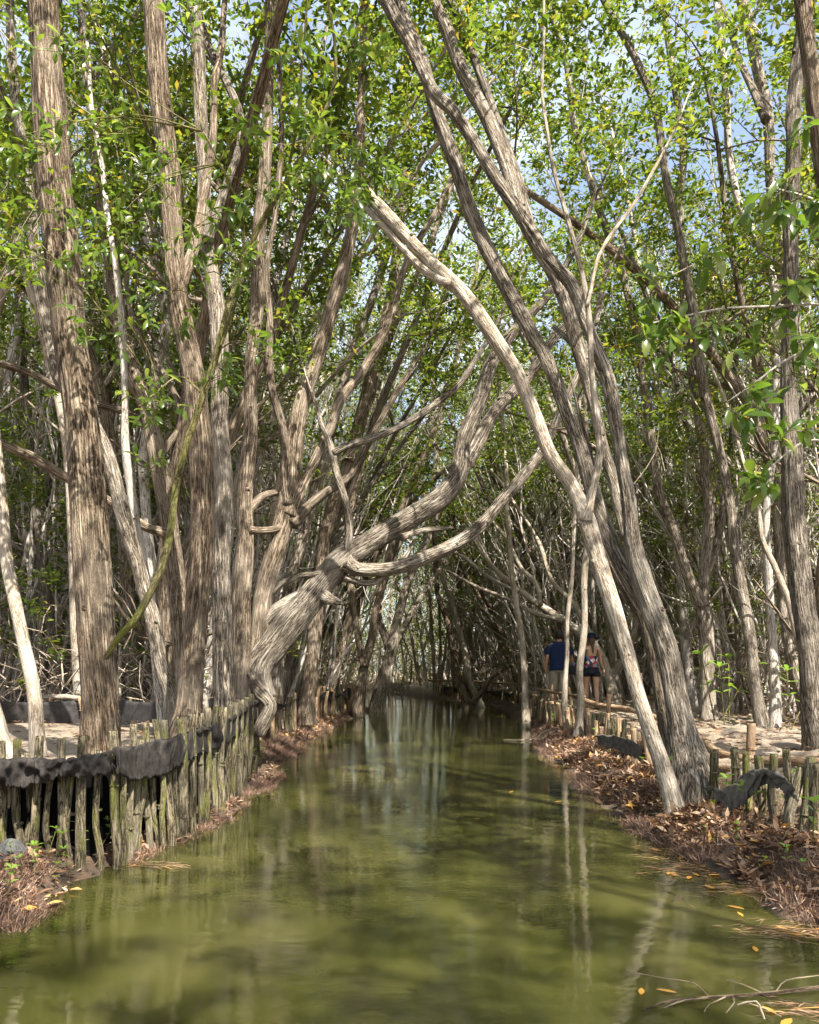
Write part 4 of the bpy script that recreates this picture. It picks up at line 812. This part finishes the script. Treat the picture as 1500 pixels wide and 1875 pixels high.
# standing black barrier behind the left path
nu, nv = 90, 8; V = np.zeros((nu, nv, 3))
for a in range(nu):
    px = -260 + (302 + 260) * a / (nu - 1); Y = 11.9 + .5 * math.sin(px / 90)
    for c in range(nv):
        v = c / (nv - 1); T_ = P(px, 1284 + 2 * math.sin(px / 37), Y); B_ = P(px, 1332, Y); f_ = vnoise(np.array([[px / 30, v * 2, 3.3]]), 3)[0] - .5
        V[a, c] = T_ + (B_ - T_) * v + np.array([0, f_ * .14, 0])
i, j = np.meshgrid(np.arange(nu - 1), np.arange(nv - 1), indexing='ij'); A = Acc(); A.add(V.reshape(-1, 3), np.stack([i * nv + j, i * nv + j + 1, (i + 1) * nv + j + 1, (i + 1) * nv + j], -1).reshape(-1, 4))
o = A.build('barrier_sheet', M['cloth2']); mo = o.modifiers.new('thick', 'SOLIDIFY'); mo.thickness = .012; tag(o, 'low upright black sheet barrier behind the sandy ground on the left', 'barrier')
for px in (-30, 84, 150, 236, 300):
    p = P(px, 1278, 12.3); put_stake(p[0], p[1] + .1, .3, p[2], .8, 'thin support stake behind the low black barrier', 'stakes behind the black barrier')
A = Acc(); A.tube([np.r_[P(80, 1277, 12.5), .04], np.r_[P(120, 1276, 12.5), .042], np.r_[P(146, 1279, 12.4), .035]], 10, .1, rough=.1); tag(A.build('fallen_log', M['bark_pale']), 'pale short log lying on top of the black barrier left of the thickest tree', 'log')
A = Acc(); c0 = P(18, 1565, 5.1)
A.tube([np.r_[c0 - [0, 0, .13], .06], np.r_[c0 - [0, 0, .08], .11], np.r_[c0 + [0.01, 0, .03], .10], np.r_[c0 + [0.01, .02, .09], .04]], 9, .04, rough=.35); tag(A.build('stone', M['stone'], smooth=False), 'dark angular stone at the foot of the leftmost stakes', 'stone')

# ------------------------------------------------------------------ litter, roots, seedlings, floating things
def litter(name, label, kind_cat, yr, side, dr, n_, ln, matn='litter', flat=.5):
    y = rng.uniform(*yr, n_) ; y = yr[0] + (y - yr[0]) * rng.uniform(.3, 1, n_); d = rng.uniform(*dr, n_)
    wig = (vnoise(np.stack([y * 1.7, 0 * y, 0 * y], -1), 21) - .5) * .22
    x = (xl(y) + wig - d) if side < 0 else (xr(y) + d); z = gz(x, y); k = (z > -.02) & (vnoise(np.stack([x * 3.1, y * 3.1, 0 * x], -1), 71) + rng.uniform(-.2, .2, n_) > .40); x, y, z = x[k], y[k], z[k]; n2 = len(x); big = np.where(rng.random(n2) < .12, 1.7, rng.uniform(.35, 1.1, n2))
    d_ = unit(n2); d_[:, 2] = np.abs(d_[:, 2]) * flat; nn = unit(n2) * .6 + [0, 0, 1.]
    W = Acc(); W.leaves(np.stack([x, y, z + rng.uniform(0, .035, n2)], 1), d_, nn, ln * big, ln * .38 * big * rng.uniform(.6, 1.2, n2), False)
    tag(W.build(name, M[matn]), label, kind_cat, kind='stuff')
litter('leaf_litter', 'brown and orange dead leaves heaped on the right bank by the water', 'leaf litter', (3.3, 20), 1, (.04, .80), 30000, .062)
litter('leaf_litter', 'brown dead leaves among the roots at the foot of the left stakes', 'leaf litter', (3.6, 14), -1, (-.05, .5), 2600, .06)
litter('leaf_litter', 'brown dead leaves on the far part of the left bank', 'leaf litter', (14, 27), -1, (0, .55), 5000, .08)
litter('leaf_litter', 'scattered dead leaves on the forest floor and sandy path at the right', 'leaf litter', (6, 30), 1, (1.0, 9), 16000, .075, flat=.1)
litter('leaf_litter', 'scattered dead leaves on the sandy ground behind the left stakes', 'leaf litter', (7, 26), -1, (.6, 8), 5000, .075, flat=.1)
def fibres(label, yr, side, dr, n_, h):
    y = yr[0] + (yr[1] - yr[0]) * rng.uniform(0, 1, n_) ** 1.4; d = rng.uniform(*dr, n_); msk = vnoise(np.stack([y * 2.1, d * 4, 0 * y], -1), 33) > .42; y, d = y[msk], d[msk]
    wig = (vnoise(np.stack([y * 1.7, 0 * y, 0 * y], -1), 21) - .5) * .22
    x = (xl(y) + wig - d) if side < 0 else (xr(y) + d); z = gz(x, y); k = z > -.06; x, y, z = x[k], y[k], z[k]; n2 = len(x)
    d_ = unit(n2) * .75 + np.array([(-side) * .35, -.15, .75]); W = Acc()
    W.leaves(np.stack([x, y, z - .01], 1), d_, unit(n2), h * rng.uniform(.5, 1.4, n2), np.full(n2, .0042) * rng.uniform(.6, 1.7, n2), False)
    tag(W.build('root_fringe', M['root']), label, 'roots', kind='stuff')
fibres('fringe of thin reddish roots along the water edge of the right bank', (3.3, 20), 1, (-.1, .8), 70000, .08)
fibres('fringe of thin reddish roots below the left stakes', (3.6, 13), -1, (-.1, .35), 30000, .065)
fibres('mound of thin brown roots on the farther left bank', (12, 26), -1, (-.1, .5), 12000, .13)
# seedlings
def seedling(kind_):
    S = Acc(); hh = [.26, .38, .2][kind_]; b_ = rng.normal(size=2) * .02
    root = empty('mangrove_seedling', (0, 0, -60)); S.tube([np.r_[0, 0, -.03, .004], np.r_[b_[0], b_[1], hh * .5, .0035], np.r_[b_[0] * 2, b_[1], hh, .0025]], 6, .04)
    kid(S.build('stem', M['bark_moss']), root)
    for hq, k in [(.55, 2), (.8, 2), (1, 4)] if kind_ < 2 else [(1, 4)]:
        c = np.array([b_[0] * 2 * hq, b_[1] * hq, hh * hq]); a0 = rng.uniform(0, 6)
        for t in range(k):
            a = a0 + t * 2 * math.pi / k; W = Acc(); d_ = np.array([[math.cos(a), math.sin(a), rng.uniform(.1, .7)]]); W.leaves(c[None], d_, np.array([[0, 0, 1.]]), np.array([.075 * rng.uniform(.8, 1.2)]), np.array([.032]), True)
            kid(W.build('leaf', M['seed_leaf']), root)
    return root
sp = [seedling(k) for k in range(3)]; sused = set()
def put_seed(x, y, s, label, group, k=None):
    k = int(rng.integers(0, 3)) if k is None else k; o = sp[k] if k not in sused else copy_tree(sp[k]); sused.add(k)
    o.location = (x, y, float(gz(x, y))); s *= rng.uniform(.8, 1.2); o.scale = (s, s, s); o.rotation_euler = (rng.normal() * .15, rng.normal() * .15, rng.uniform(0, 6)); tag(o, label, 'seedling', group)
def ray_ground(px, py):
    for Y in np.arange(3.2, 25, .05):
        p = P(px, py, Y)
        if p[2] <= float(gz(p[0], p[1])): return p
    return P(px, py, 25)
for (px, py, s) in [(100, 1580, 1.0), (70, 1600, .7), (45, 1610, .6), (85, 1570, .7), (20, 1580, .5), (160, 1585, .7), (180, 1560, .9), (210, 1560, .6), (65, 1620, .5), (130, 1620, .5), (100, 1640, .45), (12, 1660, .6), (470, 1405, 1.2), (480, 1412, 1.0), (462, 1420, .8)]:
    p = ray_ground(px, py); put_seed(p[0], p[1], s, 'young bright green mangrove seedling among roots below the left stakes', 'seedlings of the left bank')
for (px, py, s) in [(1205, 1478, 1.0), (1155, 1395, .8), (1130, 1370, .9), (1100, 1360, .8), (1070, 1350, .9), (1040, 1335, .9), (1020, 1325, .9), (1085, 1375, .7), (1335, 1490, 1.0), (1365, 1500, 1.0), (1385, 1510, 1.1), (1400, 1500, .9), (1425, 1510, 1.1),
                    (1450, 1520, .9), (1478, 1530, 1.1), (1490, 1560, 1.2), (1470, 1610, .6), (1445, 1600, .5), (1300, 1560, .4), (1350, 1570, .5), (1380, 1610, .5), (1310, 1500, .5), (1450, 1480, 1.2), (1485, 1490, 1.1), (1110, 1400, .6), (1060, 1330, 1), (1050, 1345, .8), (1000, 1320, 1), (1012, 1335, 1), (1095, 1345, 1), (1165, 1420, .7), (1290, 1545, .4)]:
    p = ray_ground(px, py); put_seed(p[0], p[1], s, 'young green mangrove seedling rooted in the leaf litter of the right bank', 'seedlings of the right bank')
p = P(1330, 1302, 14.0)
for k in range(4): put_seed(p[0] + rng.normal() * .12, p[1] + rng.normal() * .2, 2.6, 'knee-high bright green sapling beside the forked tree behind the path', 'saplings behind the right path', 1)
for k in range(10): put_seed(rng.uniform(5.6, 8.5), rng.uniform(12, 17), 2.0, 'green sapling in the litter behind the sandy path', 'saplings behind the right path', 1)
# floating leaves and debris
def W0(px, py): Y = CH * FPX / (py - HZ); return P(px, py, Y)
fm = []
for k in range(3):
    A = Acc(); A.leaves(np.array([[0, 0, .0]]), np.array([[1., 0, .04]]), np.array([[0., .1, 1.]]), np.array([.085]), np.array([.03]), True); o = A.build('floating_leaf', M['float']); o.location = (0, 0, -60); fm.append(o)
fu = set()
for (px, py) in [(1237, 1606), (1296, 1604), (1290, 1622), (1250, 1588), (1215, 1592), (1350, 1672), (1420, 1698), (1430, 1665), (1175, 1812), (1200, 1814), (1450, 1868), (1165, 1470), (1150, 1472), (1105, 1468), (1140, 1446), (1062, 1460), (1030, 1468), (1210, 1560), (1440, 1712), (1395, 1845),
                 (1310, 1590), (1268, 1600), (1245, 1575), (262, 1570), (250, 1584), (940, 1450), (1000, 1405), (1225, 1598), (1260, 1612), (1330, 1660), (1380, 1735), (880, 1500), (1090, 1455)]:
    k = int(rng.integers(0, 3)); o = fm[k] if k not in fu else fm[k].copy()
    if k in fu: col.objects.link(o)
    fu.add(k); q = W0(px, py); o.location = (q[0], q[1], .008); s = rng.uniform(.7, 1.2); o.scale = (s, s * rng.uniform(.7, 1.1), s * .12); o.rotation_euler = (0, 0, rng.uniform(0, 6)); tag(o, 'fallen yellow-orange leaf floating on the green water', 'leaf', 'leaves floating on the canal')
W = Acc()
for (cx, cy, rx, ry, n_) in [(1255, 1590, 95, 24, 230), (1330, 1630, 70, 14, 90), (1110, 1462, 90, 9, 110), (1420, 1705, 90, 18, 120), (1440, 1850, 70, 14, 50), (980, 1352, 60, 3, 30), (260, 1585, 60, 8, 60), (1200, 1560, 60, 12, 60)]:
    a = rng.normal(size=(n_, 2)) * .5; c = np.array([W0(cx + u_ * rx, cy + v_ * ry) for u_, v_ in a]); c[:, 2] = rng.uniform(.003, .012, n_); an = rng.normal(size=n_) * .35; d_ = np.stack([np.cos(an), np.sin(an), 0 * an], 1)
    W.leaves(c, d_, np.tile([0, .02, 1.], (n_, 1)), rng.uniform(.05, .22, n_), rng.uniform(.003, .012, n_), False)
tag(W.build('floating_debris', M['litter']), 'thin twigs, needles and bits of bark drifting on the water', 'debris', kind='stuff')
T = Acc(); b1 = [(1176, 1856), (1230, 1838), (1300, 1832), (1390, 1826), (1520, 1812)]; T.tube([np.r_[W0(*p)[:2], .012, r] for p, r in zip(b1, (.003, .005, .006, .007, .009))], 8, .05)
for pl in [[(1300, 1832), (1270, 1810), (1220, 1806), (1150, 1797)], [(1330, 1830), (1300, 1850), (1290, 1868)], [(1300, 1832), (1250, 1843), (1215, 1862)], [(1390, 1826), (1420, 1840), (1470, 1852)], [(1400, 1825), (1360, 1812), (1330, 1808)], [(1250, 1836), (1230, 1850), (1228, 1858)], [(1420, 1823), (1440, 1805), (1500, 1800)], [(1340, 1829), (1345, 1845), (1330, 1870)]]:
    T.tube([np.r_[W0(*p)[:2], .012 + .01 * k, .0035 - .0007 * k] for k, p in enumerate(pl)], 5, .04)
tag(T.build('fallen_branch', M['bark_brown']), 'dark forked dead branch lying in the water at the lower right corner', 'branch')
T = Acc(); T.tube([np.r_[W0(1350, 1845)[:2], .01, .004], np.r_[W0(1385, 1848)[:2], .03, .004], np.r_[W0(1400, 1866)[:2], .0, .004]], 6, .03); tag(T.build('fallen_twig', M['bark_pale']), 'small white bent twig in the water at the lower right', 'twig')
T = Acc(); T.tube([np.r_[W0(1218, 1636)[:2], .012, .002], np.r_[W0(1240, 1650)[:2], .03, .003], np.r_[W0(1275, 1664)[:2], .0, .002]], 6, .03); T.tube([np.r_[W0(1230, 1655)[:2], .012, .002], np.r_[W0(1252, 1648)[:2], .02, .002]], 6, .03); tag(T.build('fallen_twig', M['bark_brown']), 'small black twig floating off the right bank litter', 'twig')
T = Acc(); T.tube([np.r_[W0(922, 1356)[:2], .01, .008], np.r_[W0(960, 1357)[:2], .02, .01], np.r_[W0(1005, 1354)[:2], .02, .012]], 6, .1); tag(T.build('fallen_twig', M['bark_pale']), 'pale stick floating across the water before the walking couple', 'twig')

# ------------------------------------------------------------------ the walking couple
def skinmesh(name, nodes, edges, matl, parent, root=0, sub=2, extra=None):
    me = bpy.data.meshes.new(name); keys = list(nodes); idx = {k: i for i, k in enumerate(keys)}
    me.from_pydata([nodes[k][0] for k in keys], [(idx[a], idx[b_]) for a, b_ in edges], []); o = bpy.data.objects.new(name, me); col.objects.link(o)
    md = o.modifiers.new('s', 'SKIN'); md.use_smooth_shade = True
    for i, k in enumerate(keys): me.skin_vertices[0].data[i].radius = nodes[k][1]; me.skin_vertices[0].data[i].use_root = (i == root)
    ss = o.modifiers.new('d', 'SUBSURF'); ss.levels = sub; ss.render_levels = sub
    dg = bpy.context.evaluated_depsgraph_get(); ev = bpy.data.meshes.new_from_object(o.evaluated_get(dg)); bpy.data.objects.remove(o)
    vv = np.array([v.co[:] for v in ev.vertices]); ff = [list(p.vertices) for p in ev.polygons]; A = Acc()
    A.add(vv, np.array([f if len(f) == 4 else [f[0], f[1], f[2], f[2]] for f in ff]))
    if extra: extra(A)
    r = A.build(name, matl); kid(r, parent); return r
M['skin_m'] = hz_mat('tanned_skin', (.36, .18, .10), .55, .4, (20, .001), (.44, .24, .14)); M['skin_w'] = hz_mat('light_tan_skin', (.50, .29, .18), .5, .4, (20, .001), (.58, .35, .23))
M['navy'] = hz_mat('navy_cotton', (.012, .022, .065), .85, .2, (18, .006), (.02, .035, .10)); M['khaki'] = hz_mat('khaki_cotton', (.30, .26, .20), .9, .2, (15, .006), (.38, .33, .26))
M['hair'] = hz_mat('dark_hair', (.015, .01, .008), .5, .5, (60, .003)); M['brownhair'] = hz_mat('brown_hair', (.10, .055, .03), .5, .5, (60, .003)); M['hat'] = hz_mat('navy_felt', (.008, .018, .05), .8, .2, (30, .002)); M['black'] = hz_mat('black_fabric', (.01, .012, .018), .7, .3, (30, .003))
m, n, b = mat('floral_print'); tc = N(n, 'ShaderNodeTexCoord'); v = N(n, 'ShaderNodeTexVoronoi'); v.inputs['Scale'].default_value = 13; n.links.new(tc.outputs['Object'], v.inputs['Vector'])
sc_ = N(n, 'ShaderNodeSeparateColor'); n.links.new(v.outputs['Color'], sc_.inputs[0]); r_ = ramp(n, sc_.outputs[0], [(0, (.015, .02, .06)), (.42, (.015, .02, .06)), (.45, (.5, .02, .04)), (.65, (.55, .04, .06)), (.68, (.12, .32, .35)), (.82, (.7, .65, .65)), (.9, (.05, .1, .35))]); r_.color_ramp.interpolation = 'CONSTANT'
n.links.new(r_.outputs[0], b.inputs['Base Color']); M['floral'] = m
M['shoe'] = hz_mat('worn_sandal', (.06, .04, .03), .7, .3, (30, .003))
def loft(A, rings, n_=20):
    "rings: (x, y, z, rx, ry)"
    th = np.linspace(0, 2 * math.pi, n_, endpoint=False); q = spline([[*r[:3], r[3]] for r in rings], .03); ry = spline([[*r[:3], r[4]] for r in rings], .03)[:, 3]
    wr_ = 1 + .035 * (vnoise(np.stack([np.cos(th)[None] * 2 + 0 * q[:, :1], np.sin(th)[None] * 2 + 0 * q[:, :1], q[:, 2:3] * 9 + 0 * th[None]], -1), 5) - .5) * 2
    V = np.stack([q[:, :1] + q[:, 3:4] * wr_ * np.cos(th)[None], q[:, 1:2] + ry[:, None] * wr_ * np.sin(th)[None], q[:, 2:3] + 0 * th[None]], -1).reshape(-1, 3); m_ = len(q)
    i, j = np.meshgrid(np.arange(m_ - 1), np.arange(n_), indexing='ij'); j2 = (j + 1) % n_
    A.add(V, np.stack([i * n_ + j, i * n_ + j2, (i + 1) * n_ + j2, (i + 1) * n_ + j], -1).reshape(-1, 4))
def fingers(A, wrist, side, down):
    w_ = np.array(wrist, float); d = np.array(down, float); d /= np.linalg.norm(d); f = np.array([0, 1., 0]); pal = w_ + d * .085
    for k, (off, L) in enumerate([(-.030, .068), (-.010, .078), (.010, .073), (.028, .058)]):
        a = pal + f * -off; A.tube([np.r_[a - d * .03, .009], np.r_[a + d * L * .45, .0085], np.r_[a + d * L * .8 + np.array([-side * .014, 0, 0]), .0078], np.r_[a + d * L + np.array([-side * .026, 0, 0]), .006]], 8, .015)
    a = w_ + d * .03 + f * .03; A.tube([np.r_[a - f * .015, .011], np.r_[a + f * .022 + d * .03, .0105], np.r_[a + f * .026 + d * .058 + np.array([-side * .01, 0, 0]), .008]], 8, .015)
def head_extra(A, c, s, yaw):
    c = np.array(c, float); fw = np.array([math.sin(yaw), math.cos(yaw), 0]); rt = np.array([math.cos(yaw), -math.sin(yaw), 0])
    A.tube([np.r_[c + fw * .088 * s + [0, 0, .012], .009], np.r_[c + fw * .103 * s + [0, 0, -.012], .013], np.r_[c + fw * .098 * s + [0, 0, -.028], .010]], 8, .01)      # nose
    for e in (-1, 1):
        q = c + rt * e * .078 * s; A.tube([np.r_[q + [0, 0, .028], .006], np.r_[q + rt * e * .012 - fw * .008 + [0, 0, .008], .014], np.r_[q + [0, 0, -.028], .007]], 8, .01)   # ears
        q = c + fw * .086 * s + rt * e * .032 * s + [0, 0, .012]; A.tube([np.r_[q - rt * .013, .004], np.r_[q, .009], np.r_[q + rt * .013, .004]], 8, .008)            # eyes
    q = c + fw * .086 * s + [0, 0, -.052]; A.tube([np.r_[q - rt * .024, .004], np.r_[q + fw * .006, .008], np.r_[q + rt * .024, .004]], 8, .01)              # mouth
def person(loc, H, label, male, yaw=0.0):
    s = H / 1.78; root = empty('person', loc, label, 'person'); root.rotation_euler = (0, 0, yaw); k = 1 if male else .86; st = .12
    sk_ = M['skin_m'] if male else M['skin_w']; Z = lambda x, y, z: (x * s, y * s, z * s); hipw = .095 if male else .10
    nodes = {'pelvis': (Z(0, 0, .95), (.15 * s * (1 if male else 1.03), .105 * s)), 'waist': (Z(0, 0, 1.10), (.135 * s * k, .095 * s * k)), 'chest': (Z(0, .01, 1.30), (.165 * s * k, .11 * s * k)), 'upper': (Z(0, 0, 1.43), (.12 * s * k, .085 * s * k)),
             'neck': (Z(0, .005, 1.52), (.056 * s * k,) * 2), 'neck2': (Z(0, .015, 1.58), (.056 * s * k,) * 2), 'head': (Z(0, .02, 1.64), (.055 * s, .06 * s))}
    ed = [('pelvis', 'waist'), ('waist', 'chest'), ('chest', 'upper'), ('upper', 'neck'), ('neck', 'neck2'), ('neck2', 'head')]; hands = []
    for e in (-1, 1):
        sw = .05 * e; shx = .185 * k + .01; ex = .265 * k + .01; wx = (.30 if male else .33) * (.97 if e < 0 else 1)
        ln_ = {'sh': (Z(e * shx, 0, 1.435), (.060 * s * k,) * 2), 'ua': (Z(e * (shx + ex) / 2 * 1.02, -.01, 1.31), (.050 * s * k,) * 2), 'el': (Z(e * ex, -.02 + sw, 1.16), (.042 * s * k,) * 2), 'fa': (Z(e * (ex + .015), .0 + sw, 1.07), (.042 * s * k,) * 2), 'wr': (Z(e * wx, .04 + sw * 1.5, .93), (.026 * s * k, .030 * s * k)), 'ha': (Z(e * (wx + .005), .05 + sw * 1.6, .86), (.019 * s, .040 * s))}
        for a in ln_: nodes[a + str(e)] = ln_[a]
        ed += [('upper', f'sh{e}'), (f'sh{e}', f'ua{e}'), (f'ua{e}', f'el{e}'), (f'el{e}', f'fa{e}'), (f'fa{e}', f'wr{e}'), (f'wr{e}', f'ha{e}')]; hands.append((Z(e * wx, .04 + sw * 1.5, .93), e, (e * .03, .06, -1)))
        fy = st * e * (-1); lift = .0 if e < 0 else .0
        lg = {'hip': (Z(e * hipw, 0, .90), (.092 * s, .10 * s)), 'th': (Z(e * (hipw + .005), fy * .4, .70), (.078 * s, .082 * s)), 'kn': (Z(e * (hipw), fy * .8 + .03, .49), (.054 * s, .058 * s)), 'ca': (Z(e * hipw, fy * .95, .34), (.052 * s, .058 * s)), 'an': (Z(e * hipw, fy * 1.2, .085), (.034 * s, .040 * s)), 'he': (Z(e * hipw, fy * 1.2 - .03, .045), (.034 * s, .036 * s)), 'to': (Z(e * (hipw + .01), fy * 1.2 + .15, .03), (.042 * s, .024 * s))}
        for a in lg: nodes[a + str(e)] = lg[a]
        ed += [('pelvis', f'hip{e}'), (f'hip{e}', f'th{e}'), (f'th{e}', f'kn{e}'), (f'kn{e}', f'ca{e}'), (f'ca{e}', f'an{e}'), (f'an{e}', f'he{e}'), (f'an{e}', f'to{e}')]
    def ex(A):
        for w_, e, d in hands: fingers(A, w_, e, d)
        loft(A, [[v * s for v in q] for q in [(0, .02, 1.50, .050, .052), (0, .022, 1.56, .052, .058), (0, .03, 1.585, .060, .078), (0, .022, 1.62, .073, .090), (0, .015, 1.67, .077, .096), (0, .01, 1.715, .069, .086), (0, .005, 1.748, .044, .056), (0, .0, 1.76, .006, .008)]]); head_extra(A, Z(0, .02, 1.655), s, 0)
    skinmesh('body', nodes, ed, sk_, root, extra=ex)
    def garment(name_, parts_, m_):
        A = Acc()
        for r_ in parts_: loft(A, [[v * s for v in q] for q in r_])
        o = A.build(name_, m_); kid(o, root); mo = o.modifiers.new('thick', 'SOLIDIFY'); mo.thickness = .006; mo.offset = 1; return o
    def legx(e, z): fy = st * e * (-1); return (e * (hipw + .006), np.interp(z, [.49, .70, .95], [fy * .8 + .03, fy * .4, 0]), z)
    hd = [(0, .02, 1.555, .050, .055), (0, .025, 1.575, .062, .075), (0, .02, 1.62, .074, .092), (0, .015, 1.67, .078, .098), (0, .01, 1.715, .070, .088), (0, .005, 1.748, .045, .058), (0, .0, 1.76, .006, .008)]
    if male:
        garment('shirt', [[(0, 0, .885, .205, .142), (0, 0, .97, .200, .14), (0, 0, 1.10, .195, .13), (0, .01, 1.28, .212, .135), (0, .01, 1.40, .205, .125), (0, .005, 1.465, .185, .105), (0, .005, 1.505, .10, .075), (0, .005, 1.515, .075, .07)]] +
                [[(e * .13, 0, 1.47, .066, .075), (e * .205, -.005, 1.40, .070, .080), (e * .240, -.01, 1.32, .072, .078), (e * .262, -.015, 1.235, .072, .076)] for e in (-1, 1)], M['navy'])
        garment('shorts', [[(0, 0, .84, .178, .13), (0, 0, .92, .185, .135), (0, 0, .98, .175, .125)]] + [[(*legx(e, .44), .092, .098), (*legx(e, .58), .098, .104), (*legx(e, .72), .104, .112), (*legx(e, .86), .100, .125)] for e in (-1, 1)], M['khaki'])
        garment('hair', [[(0, -.012, 1.585, .052, .055), (0, -.012, 1.62, .079, .082), (0, -.006, 1.67, .085, .096), (0, 0, 1.72, .077, .094), (0, 0, 1.757, .048, .06), (0, 0, 1.772, .006, .008)]], M['hair'])
    else:
        garment('top', [[(0, 0, .96, .150, .115), (0, 0, 1.06, .130, .104), (0, .005, 1.15, .136, .110), (0, .01, 1.25, .152, .122)]], M['floral'])
        garment('shorts', [[(0, 0, .82, .172, .135), (0, 0, .90, .182, .142), (0, 0, .98, .158, .120)]] + [[(*legx(e, .765), .100, .104), (*legx(e, .82), .102, .110), (*legx(e, .88), .095, .12)] for e in (-1, 1)], M['black'])
        garment('hair', [[(0, -.05, 1.50, .030, .024), (0, -.045, 1.56, .060, .040), (0, -.02, 1.62, .084, .085), (0, -.005, 1.68, .086, .100), (0, 0, 1.73, .066, .082), (0, 0, 1.765, .01, .01)], [(.012, -.105, 1.33, .008, .008), (.01, -.10, 1.38, .018, .016), (.008, -.09, 1.46, .024, .02), (.0, -.07, 1.53, .034, .026)]], M['brownhair'])
        A = Acc(); A.tube([np.r_[0, 0, .0, .19], np.r_[0, 0, .012, .14], np.r_[0, 0, .018, .108], np.r_[0, 0, .07, .10], np.r_[0, 0, .12, .085], np.r_[0, 0, .14, .03]], 28, .01, rough=.05)
        h = A.build('sun_hat', M['hat']); h.location = Z(0, .01, 1.675); h.rotation_euler = (R(-10), R(6), 0); h.scale = (s, s, s); kid(h, root)
        A = Acc(); w_ = hands[1][0]; A.tube([np.r_[w_[0], w_[1], w_[2] + .015, .031 * s], np.r_[w_[0] + .002, w_[1], w_[2] + .03, .031 * s]], 14, .01); kid(A.build('bracelet', M['stake']), root)
    for e in (-1, 1):
        fy = st * e * (-1) * 1.2; A = Acc(); A.tube([np.r_[Z(e * hipw, fy - .075, .012), .030 * s], np.r_[Z(e * hipw, fy + .04, .012), .040 * s], np.r_[Z(e * (hipw + .01), fy + .19, .012), .036 * s]], 10, .03)
        f_ = A.build('sandal', M['shoe']); kid(f_, root); vv = f_.data.vertices
        for q in vv: q.co.z = .012 * s + (q.co.z - .012 * s) * .35
    return root
mx, wx_ = P(1024, 1300, 18.1), P(1083, 1305, 17.4)
zm, zw = float(gz(mx[0], mx[1])), float(gz(wx_[0], wx_[1]))
person((mx[0], mx[1], zm), 1153 and (CH - (1153 - HZ) / FPX * 18.1) - zm, 'man in a navy T-shirt and khaki shorts walking away along the right path', True, R(-3))
person((wx_[0], wx_[1], zw), (CH - (1160 - HZ) / FPX * 17.4) - zw - .01, 'woman in a wide navy hat and floral strapless top walking beside the man', False, R(4))
A = Acc(); c = P(1050, 1222, 17.6); A.tube([np.r_[c - [0, 0, .15], .07], np.r_[c - [0, 0, .10], .10], np.r_[c + [0, 0, .05], .09], np.r_[c + [0, 0, .10], .05]], 18, .03, rough=.08)
bag = empty('shoulder_bag', c, 'dark slouchy bag hanging between the man and the woman', 'bag'); bb = A.build('pouch', M['black'])
for q in bb.data.vertices: q.co.y = c[1] + (q.co.y - c[1]) * .45
rebase(bb, bag); A = Acc(); A.tube([np.r_[c + [-.08, 0, .08], .008], np.r_[c + [-.03, 0, .30], .008], np.r_[c + [.05, 0, .42], .008], np.r_[c + [.10, 0, .30], .008], np.r_[c + [.08, 0, .08], .008]], 6, .04); rebase(A.build('strap', M['black']), bag)

# black sheet added behind the draped stakes, standing in for deep shade in the gaps
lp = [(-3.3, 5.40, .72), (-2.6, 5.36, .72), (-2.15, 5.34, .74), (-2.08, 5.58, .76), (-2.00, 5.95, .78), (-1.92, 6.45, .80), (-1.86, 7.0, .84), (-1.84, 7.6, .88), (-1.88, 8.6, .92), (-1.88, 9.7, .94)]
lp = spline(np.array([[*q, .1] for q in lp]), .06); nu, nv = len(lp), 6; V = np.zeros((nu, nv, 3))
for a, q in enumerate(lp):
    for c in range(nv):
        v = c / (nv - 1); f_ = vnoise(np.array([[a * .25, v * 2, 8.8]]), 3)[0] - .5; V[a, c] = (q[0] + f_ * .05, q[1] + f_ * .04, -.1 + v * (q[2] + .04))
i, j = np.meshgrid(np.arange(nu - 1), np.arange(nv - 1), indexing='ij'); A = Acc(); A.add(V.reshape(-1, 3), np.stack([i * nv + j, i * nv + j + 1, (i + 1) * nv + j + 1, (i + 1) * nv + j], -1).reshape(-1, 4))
M['gap_shade'] = hz_mat('gap_shade_black', (.004, .004, .004), .9, .05); o = A.build('gap_shade_sheet', M['gap_shade']); mo = o.modifiers.new('thick', 'SOLIDIFY'); mo.thickness = .006; tag(o, 'black sheet added for the dark shade in gaps behind the draped left stakes', 'cloth')

under('low green foliage closing the far end of the canal', (44, 62), lambda x, y: abs(x) < 12, 7000, 8)
for (tx, ty, bx, by, w_, Y) in [(227, 1420, 226, 1562, 12, 5.44), (262, 1425, 276, 1530, 12, 5.9), (280, 1425, 286, 1528, 11, 6.0), (318, 1410, 322, 1525, 11, 6.15)]:
    stake(tx, ty, bx, by, w_, Y, 'short dark stake standing in the shadow behind the draped row', 'short stakes behind the draped row')
